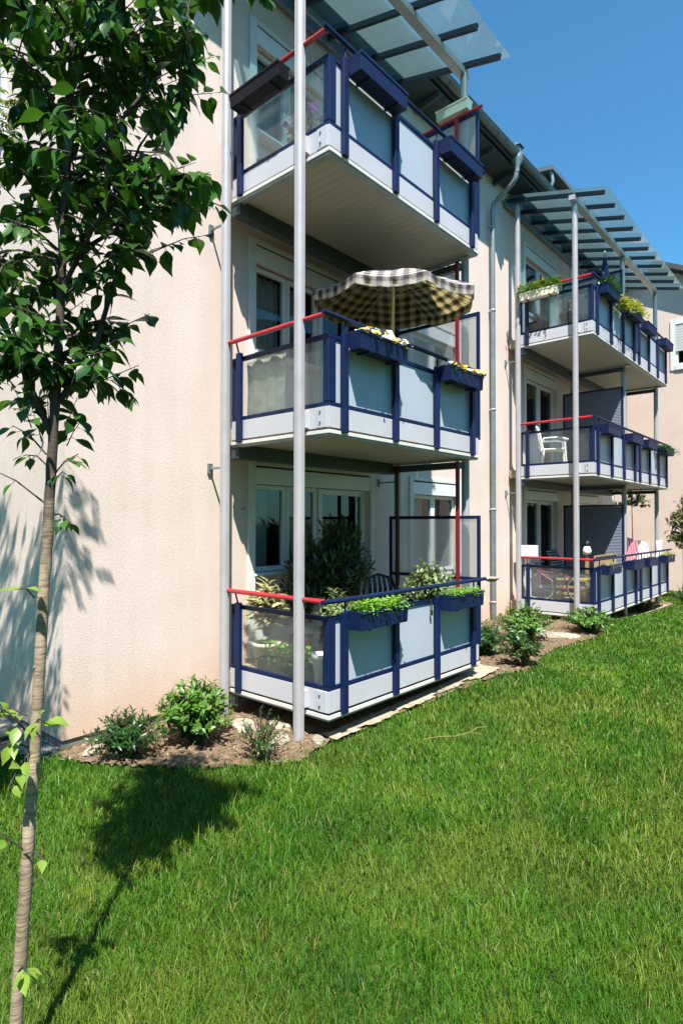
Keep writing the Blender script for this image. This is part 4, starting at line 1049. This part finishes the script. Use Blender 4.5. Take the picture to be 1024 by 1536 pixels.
t = thing('hanging_cord', 'black cord end hanging from the blue rail before the pale board', 'cord', (D + .012, 1.78, .93)); MB().tube([(0, 0, 0), (.012, 0, -.08), (.01, .004, -.13)], .008, 6).build('cord', 'rubber', t); MB().box(.0, .022, -.012, .016, -.19, -.13).build('plug', 'rubber', t, .004)

# ------------------------------------------------------------------ stones and straw
def stone(loc, s, seed, label):
    rr = random.Random(seed); bm = bmesh.new(); bmesh.ops.create_icosphere(bm, subdivisions=3, radius=1)
    ph = [rr.uniform(0, 6) for _ in range(6)]
    for v in bm.verts:
        k = 1 + .16 * math.sin(v.co.x * 3 + ph[0]) * math.cos(v.co.y * 3.4 + ph[1]) + .10 * math.sin(v.co.z * 5 + v.co.x * 4 + ph[2]) + rr.uniform(-.03, .03)
        v.co = Vector((v.co.x * s[0], v.co.y * s[1], max(-.3, min(.62, v.co.z)) * s[2])) * k
    me = bpy.data.meshes.new('flat_stone'); bm.to_mesh(me); bm.free(); me.materials.append(M['stone'])
    o = bpy.data.objects.new('flat_stone', me); COL.objects.link(o); o.location = (loc[0], loc[1], gz(*loc) + .03); o.rotation_euler = (rr.uniform(-.1, .1), rr.uniform(-.1, .1), rr.uniform(0, 3))
    tag(o, label, 'stone', 'stones in the planting bed')
stone((.78, -.22), (.20, .13, .07), 1, 'large pale flat stone right of the bright green shrub')
stone((1.05, .03), (.16, .08, .06), 2, 'pale stone behind the sparse shrub, at the foot of the balcony')
stone((1.38, -.25), (.12, .08, .07), 3, 'crumbled pale stone beside the thick front column')
stone((1.62, 6.0), (.42, .20, .08), 4, 'long pale flat stone before the far tower')
stone((1.62, .02), (.15, .07, .045), 8, 'low pale stone at the foot of the thick front column')
stone((.22, -1.52), (.16, .08, .03), 5, 'pale flat stone on the gravel at the house corner')
stone((-.9, -1.95), (.3, .12, .07), 6, 'pale stone beside the gable wall in dappled shade')
stone((1.55, 10.7), (.2, .16, .08), 7, 'pale stone under the middle of the far tower')
mb = MB(); g = gz(2.6, .9)
mb.tube([(2.43, .62, g + .05), (2.52, .78, g + .055), (2.62, .90, g + .05), (2.70, 1.06, g + .065), (2.72, 1.16, g + .09), (2.76, 1.28, g + .075)], .0032, 6); mb.tube([(2.70, 1.06, g + .065), (2.79, 1.12, g + .05)], .0025, 5)
tag(mb.build('dry_stalk', 'straw'), 'long dry straw stalk lying on the lawn', 'stalk')
mb = MB()
for i in range(9): a = rnd.uniform(0, 6.28); mb.leaf((4.05 + rnd.uniform(-.02, .02), -1.78 + rnd.uniform(-.02, .02), gz(4, -1.8)), (math.cos(a) * .5, math.sin(a) * .5, 1), (math.cos(a), math.sin(a), .2), rnd.uniform(.14, .24), .013, .3, .6, 4)
tag(mb.build('grass_tuft', 'grass'), 'tuft of long grass blades standing out of the lawn', 'grass tuft')

# ------------------------------------------------------------------ foreground tree
TB = Vector((3.166, -3.324, gz(3.1, -3.3)))
def tl(lat, z, dep=0): return rt * (lat + 1.245) + Vector((fw.x, fw.y, 0)).normalized() * dep + Vector((0, 0, z - TB.z))
tree = thing('young_tree', 'slender young tree with tan bark and large drooping leaves, at the left on the lawn', 'tree', TB)
trunk_pts = [tl(-1.25, -.34), tl(-1.20, .51), tl(-1.158, 1.28), tl(-1.142, 1.62), tl(-1.119, 2.05), tl(-1.10, 2.44), tl(-1.085, 2.82), tl(-1.06, 3.6), tl(-1.02, 4.5)]
mb = MB(); fine = []; fr = []; rad = [.0245, .0225, .0215, .0205, .019, .017, .0155, .011, .005]; wr_ = random.Random(4)
for i in range(len(trunk_pts) - 1):
    for q in range(8):
        t_ = q / 8; fine.append(trunk_pts[i].lerp(trunk_pts[i + 1], t_) + Vector((wr_.uniform(-.0016, .0016), wr_.uniform(-.0016, .0016), 0))); fr.append((rad[i] + (rad[i + 1] - rad[i]) * t_) * wr_.uniform(.955, 1.06))
fine.append(trunk_pts[-1]); fr.append(.005)
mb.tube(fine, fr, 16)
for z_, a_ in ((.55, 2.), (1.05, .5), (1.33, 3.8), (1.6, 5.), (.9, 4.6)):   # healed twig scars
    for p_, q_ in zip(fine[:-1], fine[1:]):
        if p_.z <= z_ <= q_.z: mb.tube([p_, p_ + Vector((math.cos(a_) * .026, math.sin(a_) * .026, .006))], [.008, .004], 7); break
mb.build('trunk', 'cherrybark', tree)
def on_trunk(z):
    for a, b in zip(trunk_pts[:-1], trunk_pts[1:]):
        if a.z <= z - TB.z <= b.z: return a.lerp(b, (z - TB.z - a.z) / (b.z - a.z))
    return trunk_pts[-1]
wood, lv, yl = MB(), MB(), MB(); tr = random.Random(21)
def twig_leaves(path, mbx, n, ll, start=.25, droop=.5, dn=.5):
    P = [Vector(p) for p in path]
    for j in range(n):
        t = start + (1 - start) * (j + tr.random() * .6) / n; t = min(t, .999); f = t * (len(P) - 1); i = int(f); p = P[i].lerp(P[i + 1], f - i)
        ax = (P[i + 1] - P[i]).normalized(); side = ax.cross(Vector((0, 0, 1)))
        if side.length < .1: side = Vector((tr.uniform(-1, 1), tr.uniform(-1, 1), 0))
        side.normalize(); sg = 1 if j % 2 else -1
        d = side * sg * tr.uniform(.3, 1) + ax * tr.uniform(.2, .8) + Vector((tr.uniform(-.4, .4), tr.uniform(-.4, .4), -dn + tr.uniform(-.5, .45)))
        nn = Vector((tr.uniform(-.6, .6), tr.uniform(-.6, .6), 1)) + side * sg * .3
        l = ll * tr.uniform(.65, 1.25); pe = p + d.normalized() * .018
        wood.tube([p, pe], .0012, 3, False)
        mbx.leaf(pe, d, nn, l, l * tr.uniform(.5, .62), .22, droop * tr.uniform(.4, 2.0), 5)
def branch(pts, r0, r1, n, ll=.085, side=3, sl=.22, mbx=None):
    P = [tl(*p) for p in pts]; m = len(P)
    wood.tube(P, [r0 + (r1 - r0) * i / (m - 1) for i in range(m)], 7)
    twig_leaves(P, mbx or lv, n, ll, .35)
    for s in range(side):
        t = .3 + .7 * (s + .5) / side; f = t * (m - 1); i = min(int(f), m - 2); p = P[i].lerp(P[i + 1], f - i)
        d = (P[i + 1] - P[i]).normalized() + Vector((tr.uniform(-1, 1), tr.uniform(-1, 1), tr.uniform(-.5, .5))) * .9
        q = p + d.normalized() * sl * tr.uniform(.6, 1.2); mid = p.lerp(q, .5) + Vector((0, 0, .015))
        wood.tube([p, mid, q - Vector((0, 0, .02))], [r1 * 1.3, r1, r1 * .6], 5, False)
        twig_leaves([p, mid, q - Vector((0, 0, .02))], mbx or lv, 7, ll, .25)
# lateral offset, height, depth: main boughs seen in the photo
branch([(-1.095, 2.30, 0), (-.97, 2.52, .03), (-.90, 2.80, .05), (-.86, 3.05, .05), (-.83, 3.3, .02)], .013, .005, 7, .085, 4)
branch([(-1.11, 2.15, 0), (-1.2, 2.4, -.05), (-1.30, 2.7, -.1), (-1.36, 3.1, -.1), (-1.40, 3.5, -.1)], .013, .005, 8, .085, 5)
branch([(-1.10, 2.35, 0), (-1.16, 2.6, .15), (-1.2, 2.9, .25), (-1.2, 3.3, .3)], .011, .004, 8, .085, 5)
branch([(-1.08, 2.75, 0), (-.95, 2.95, -.05), (-.82, 3.10, -.05), (-.72, 3.20, 0), (-.63, 3.16, .02)], .010, .003, 9, .09, 7, .2)
branch([(-1.08, 2.85, 0), (-.94, 3.05, .15), (-.80, 3.22, .25), (-.72, 3.26, .3)], .010, .003, 8, .09, 6, .2)
branch([(-1.075, 3.1, 0), (-.9, 3.3, -.05), (-.74, 3.5, -.05), (-.62, 3.75, 0), (-.57, 4.0, .0)], .009, .003, 5, .09, 4, .12)
branch([(-1.06, 3.6, 0), (-.9, 3.9, 0), (-.7, 4.05, 0), (-.5, 4.0, 0), (-.36, 3.92, 0)], .008, .003, 6, .09, 5, .15)
branch([(-.66, 4.0, 0), (-.60, 3.85, 0), (-.62, 3.6, -.02), (-.66, 3.4, -.02)], .005, .002, 10, .09, 4, .12)
for k in range(96):
    z = 2.35 + 2.3 * tr.random() ** .9; a = tr.uniform(0, 6.28); ln = tr.uniform(.2, .52) * (.55 + .45 * min(1, (z - 2.3) / .6))
    p = on_trunk(z); dd = Vector((math.cos(a), math.sin(a), tr.uniform(-.1, .8))).normalized()
    q1 = p + dd * ln * .5 + Vector((0, 0, .03)); q2 = p + dd * ln
    if (q2 - p).dot(rt) > .30 + .12 * tr.random(): continue
    wood.tube([p, q1, q2], [.006, .004, .0018], 6, False); twig_leaves([p, q1, q2], lv, 10, .088, .25)
    for s in range(3):
        b = p.lerp(q2, tr.uniform(.4, 1)); e = b + Vector((tr.uniform(-1, 1), tr.uniform(-1, 1), tr.uniform(-.7, .6))) * .17
        wood.tube([b, e], [.003, .0015], 4, False); twig_leaves([b, e], lv, 6, .082, .2)
# fuller clumps: the right hand bough, its top and the drooping lower sprays
for lat, z, rr_, cnt in ((-.80, 3.10, .15, 11), (-.70, 3.16, .10, 6), (-.90, 2.92, .10, 6), (-.68, 3.62, .13, 9), (-.66, 3.85, .14, 10), (-1.30, 2.75, .16, 10), (-1.32, 2.5, .13, 7), (-1.12, 2.45, .15, 8), (-1.15, 2.25, .10, 5), (-1.02, 2.95, .10, 5), (-1.3, 3.1, .16, 8)):
    c = tl(lat, z)
    for k in range(cnt):
        b = c + Vector((tr.gauss(0, rr_ * .6), tr.gauss(0, rr_ * .6), tr.gauss(0, rr_ * .55))); a = on_trunk(min(4.3, max(2.0, b.z + TB.z - .25)))
        m = a.lerp(b, .72); e = b + (b - a).normalized() * .12 - Vector((0, 0, .03))
        wood.tube([m, b, e], [.003, .002, .001], 4, False); twig_leaves([m, b, e], lv, 6, .085, .2)
# little twigs low on the bare trunk
for lat, z, dl, dz in ((-1.12, 1.95, .07, .08), (-1.125, 2.0, .12, .10), (-1.13, 2.05, -.1, .05), (-1.14, 2.1, -.16, .12), (-1.13, 1.86, .08, -.02), (-1.12, 2.2, -.12, .15), (-1.11, 2.3, .14, .12), (-1.13, 1.9, -.28, .16)):
    p = tl(lat, z, .0); q = tl(lat + dl, z + dz, tr.uniform(-.08, .08)); m = p.lerp(q, .5) + Vector((0, 0, .02)); wood.tube([p, m, q], [.004, .003, .0015], 5, False)
    twig_leaves([p, m, q], lv, 2 if dl < -.2 else 5, .068, .5)
# bright sprouts on the wrapped part
for lat, z, dl, dz, n in ((-1.17, 1.55, -.02, .04, 4), (-1.175, 1.02, -.12, .16, 14), (-1.185, .98, -.09, .04, 11), (-1.18, 1.05, .10, .06, 6), (-1.18, .96, -.03, -.08, 7), (-1.205, .60, -.14, .13, 4), (-1.20, .58, .12, .02, 2), (-1.215, .14, .07, .06, 6), (-1.19, 1.1, -.2, .1, 5)):
    p = tl(lat, z, -.02); q = tl(lat + dl, z + dz, -.10); m = p.lerp(q, .5) + Vector((0, 0, .02)); main = wood; wood = MB(); wood.tube([p, m, q], [.004, .003, .0015], 5, False)
    yl = MB(); twig_leaves([p, m, q], yl, n, .066, .3, .5, .15); wood.idx(yl.v, yl.f, True); wood.mi[-len(yl.f):] = [1] * len(yl.f)
    wood.build('young_shoot', ['bark', 'leafy'], tree); wood = main
wood.build('branches', 'bark', tree); lv.build('crown', 'leaf', tree)

tree2 = dup(tree); tree2.location = (1.6, -3.55, gz(1.6, -3.5)); tree2.rotation_euler = (0, 0, R(185)); tree2['label'] = 'second young tree, left of the first and outside the picture, nearer the gable'
# ------------------------------------------------------------------ feathery tree left of the frame, its shade falls on the gable
def feather_tree(base, label, crown_c, rad, n, seed, limbs=()):
    rr = random.Random(seed); t = thing('feathery_tree', label, 'tree', base)
    c = Vector(crown_c) - Vector(base); w_, lf = MB(), MB()
    w_.tube([(0, 0, -.1), c * .3 + Vector((0, 0, .2)), c * .7, c + Vector((0, 0, rad[2]))], [.07, .06, .045, .01], 10)
    def spray(p, d, ln):
        tip = p + d * ln; w_.tube([p, tip], [.004, .001], 4, False); sd = d.cross(Vector((0, 0, 1))).normalized() if abs(d.z) < .95 else Vector((1, 0, 0))
        for k in range(9):
            for s in (-1, 1):
                q = p.lerp(tip, (k + 1) / 9.5); lf.leaf(q, sd * s + d * .4 + Vector((0, 0, rr.uniform(-.5, .1))), (rr.uniform(-.3, .3), rr.uniform(-.3, .3), 1), .045, .018, .1, .4, 3)
    ends = []
    for i in range(n):
        while True:
            v = Vector((rr.uniform(-1, 1), rr.uniform(-1, 1), rr.uniform(-1, 1)))
            if v.length < 1: break
        e = c + Vector((v.x * rad[0], v.y * rad[1], v.z * rad[2])); ends.append(e)
    for l in limbs: ends += [Vector(l) - Vector(base) + Vector((rr.uniform(-.14, .14), rr.uniform(-.14, .14), rr.uniform(-.3, .3))) for _ in range(9)]
    for e in ends:
        s = c * rr.uniform(.55, .95) + Vector((0, 0, rr.uniform(-.3, .3))); s.x = c.x * (s.z / c.z); s.y = c.y * (s.z / c.z)
        w_.tube([s, s.lerp(e, .5) + Vector((0, 0, .08)), e], [.012, .007, .002], 5, False)
        for j in range(6):
            a = rr.uniform(0, 6.28); d = Vector((math.cos(a), math.sin(a), rr.uniform(-.5, .4))).normalized(); spray(s.lerp(e, rr.uniform(.45, 1)), d, rr.uniform(.12, .24))
    w_.build('trunk', 'greybark', t); lf.build('crown', 'locust', t)
feather_tree((.1, -4.1, gz(0, -4.1)), 'feathery pale green tree beside the gable wall at the left edge', (.15, -3.75, 5.3), (1.05, .9, 1.6), 95, 5, [(1.30, -2.65, 4.75), (.9, -2.9, 4.4), (1.15, -2.75, 3.9)])

def leafy_tree(base, label, H0, cz, rad, n, ll, seed, mats=('shrub', 'greybark'), tr0=.05):
    rr = random.Random(seed); t = thing('small_tree', label, 'tree', base); w_, lf = MB(), MB()
    w_.tube([(0, 0, -.1), (.03, .02, H0 * .5), (0, 0, cz + rad[2] * .8)], [tr0, tr0 * .8, .01], 9)
    for i in range(n):
        while True:
            v = Vector((rr.uniform(-1, 1), rr.uniform(-1, 1), rr.uniform(-1, 1)))
            if .25 < v.length < 1: break
        v *= 1 + .25 * math.sin(v.x * 5 + seed) * math.cos(v.z * 4)
        e = Vector((v.x * rad[0], v.y * rad[1], cz + v.z * rad[2])); s = Vector((0, 0, cz + v.z * rad[2] * .4 - .2))
        w_.tube([s, e], [.012, .003], 4, False)
        for j in range(12):
            p = s.lerp(e, rr.uniform(.55, 1.05)); d = Vector((rr.uniform(-1, 1), rr.uniform(-1, 1), rr.uniform(-.9, .4))); lf.leaf(p, d, (rr.uniform(-.5, .5), rr.uniform(-.5, .5), 1), ll * rr.uniform(.7, 1.2), ll * .55, .2, .4, 3)
    w_.build('trunk', mats[1], t); lf.build('crown', mats[0], t)
leafy_tree((1.95, 14.3, gz(2, 14.3)), 'small round crowned tree on the lawn before the cream gable', 1.2, 2.1, (.55, .55, .85), 100, .12, 3, ('shrubdry', 'greybark'))
leafy_tree((.35, 15.4, gz(2, 15.4)), 'slim sapling between the far tower and the cream gable', 1.2, 2.9, (.5, .5, .35), 24, .14, 8, ('shrub', 'greybark'), .03)

for k, (x, y, hh) in enumerate(((15, -9, 10), (16.5, -2.5, 11), (15.5, 4.5, 10.5), (17, 11, 11.5), (9.5, -15.5, 11), (2, -17.5, 10.5), (-5.5, -16, 10))):  # unseen tree row, added to cut the low sky light on the facade
    leafy_tree((x, y, -.3), ['round dark tree', 'tall dark tree', 'broad dark tree', 'farthest dark tree', 'wide dark tree', 'dense dark tree', 'last dark tree'][k] + ' added out of view opposite the balconies to block sky light', 1.5, hh * .56, (3.6, 3.6, hh * .46), 230, .75, 30 + k, ('leaf', 'greybark'), .22)
# ------------------------------------------------------------------ gabled house behind
FY = 16.5
hs = thing('gabled_house', 'cream rendered gabled house behind the far balconies', 'house', (1.0, FY, gz(0, FY)))
g0 = gz(0, FY)
def W_(x, z): return (x - 1.0, 0, z - g0)
holes = [(1.36, 2.9, 6.72, 8.0), (1.9, 3.4, 1.0, 2.3), (1.9, 3.4, 3.8, 5.1)]
ap = (.9, 9.85)
mb = MB(); A0, A1, EV = -8.2, 10.0, 5.3
wall_grid(mb, A0, A1, g0 - .2, EV, holes[1:], lambda a, z: W_(a, z))
def slope(x): return ap[1] - .5 * abs(x - ap[0])
xs = sorted(set([A0, A1, ap[0]] + [holes[0][0], holes[0][1]]))
for a, b in zip(xs[:-1], xs[1:]):
    if a == holes[0][0]:
        mb.face([W_(a, EV), W_(b, EV), W_(b, holes[0][2]), W_(a, holes[0][2])]); mb.face([W_(a, holes[0][3]), W_(b, holes[0][3]), W_(b, slope(b)), W_(a, slope(a))])
    else: mb.face([W_(a, EV), W_(b, EV), W_(b, slope(b)), W_(a, slope(a))])
mb.face([(A0 - 1, 10, -.2), (A1 - 1, 10, -.2), (A1 - 1, 10, EV - g0), (A0 - 1, 10, EV - g0)][::-1])
mb.face([(A1 - 1, 0, -.2), (A1 - 1, 10, -.2), (A1 - 1, 10, EV - g0), (A1 - 1, 0, EV - g0)]); mb.face([(A0 - 1, 10, -.2), (A0 - 1, 0, -.2), (A0 - 1, 0, EV - g0), (A0 - 1, 10, EV - g0)])
mb.build('wall', 'farwall', hs)
mb = MB(); oh = .42
for sgn in (-1, 1):
    xe = (A0 - .3) if sgn < 0 else (A1 + .3); ze = slope(xe)
    v = [(ap[0] - 1, -oh, ap[1] - g0 + .02), (xe - 1, -oh, ze - g0 + .02), (xe - 1, 10.3, ze - g0 + .02), (ap[0] - 1, 10.3, ap[1] - g0 + .02)]
    mb.idx(v + [(a, b, c + .16) for a, b, c in v], [(0, 1, 2, 3), (7, 6, 5, 4), (0, 4, 5, 1), (1, 5, 6, 2), (2, 6, 7, 3)])
mb.build('roof', 'asphalt_roof', hs)
for i, (a, b, c, d) in enumerate(holes):
    mb = MB(); a -= 1; b -= 1; c -= g0; d -= g0; f = .07
    mb.box(a, a + f, .03, .09, c, d); mb.box(b - f, b, .03, .09, c, d); mb.box(a + f, b - f, .03, .09, c, c + f); mb.box(a + f, b - f, .03, .09, d - f, d); m = (a + b) / 2; mb.box(m - .05, m + .05, .035, .085, c + f, d - f)
    wf = mb.build('window', 'white', hs)
    MB().box(a + f, b - f, .06, .07, c + f, d - f).build('pane', 'pane', wf)
    mb = MB(); s = .14
    mb.box(a - s, a, -.03, .12, c - s, d + s); mb.box(b, b + s, -.03, .12, c - s, d + s); mb.box(a, b, -.03, .12, d, d + s); mb.box(a, b, -.05, .12, c - s, c); mb.build('surround', 'white2', wf)
    mb = MB()
    for q in range(10): mb.box(a + .002, b - .002, -.012, .018, d - .085 * (q + 1) + .006, d - .085 * q)
    mb.build('roller_shutter', 'shutter', wf, .004)
    MB().box(a, b, .6, .65, c, d).build('room', 'room', wf)
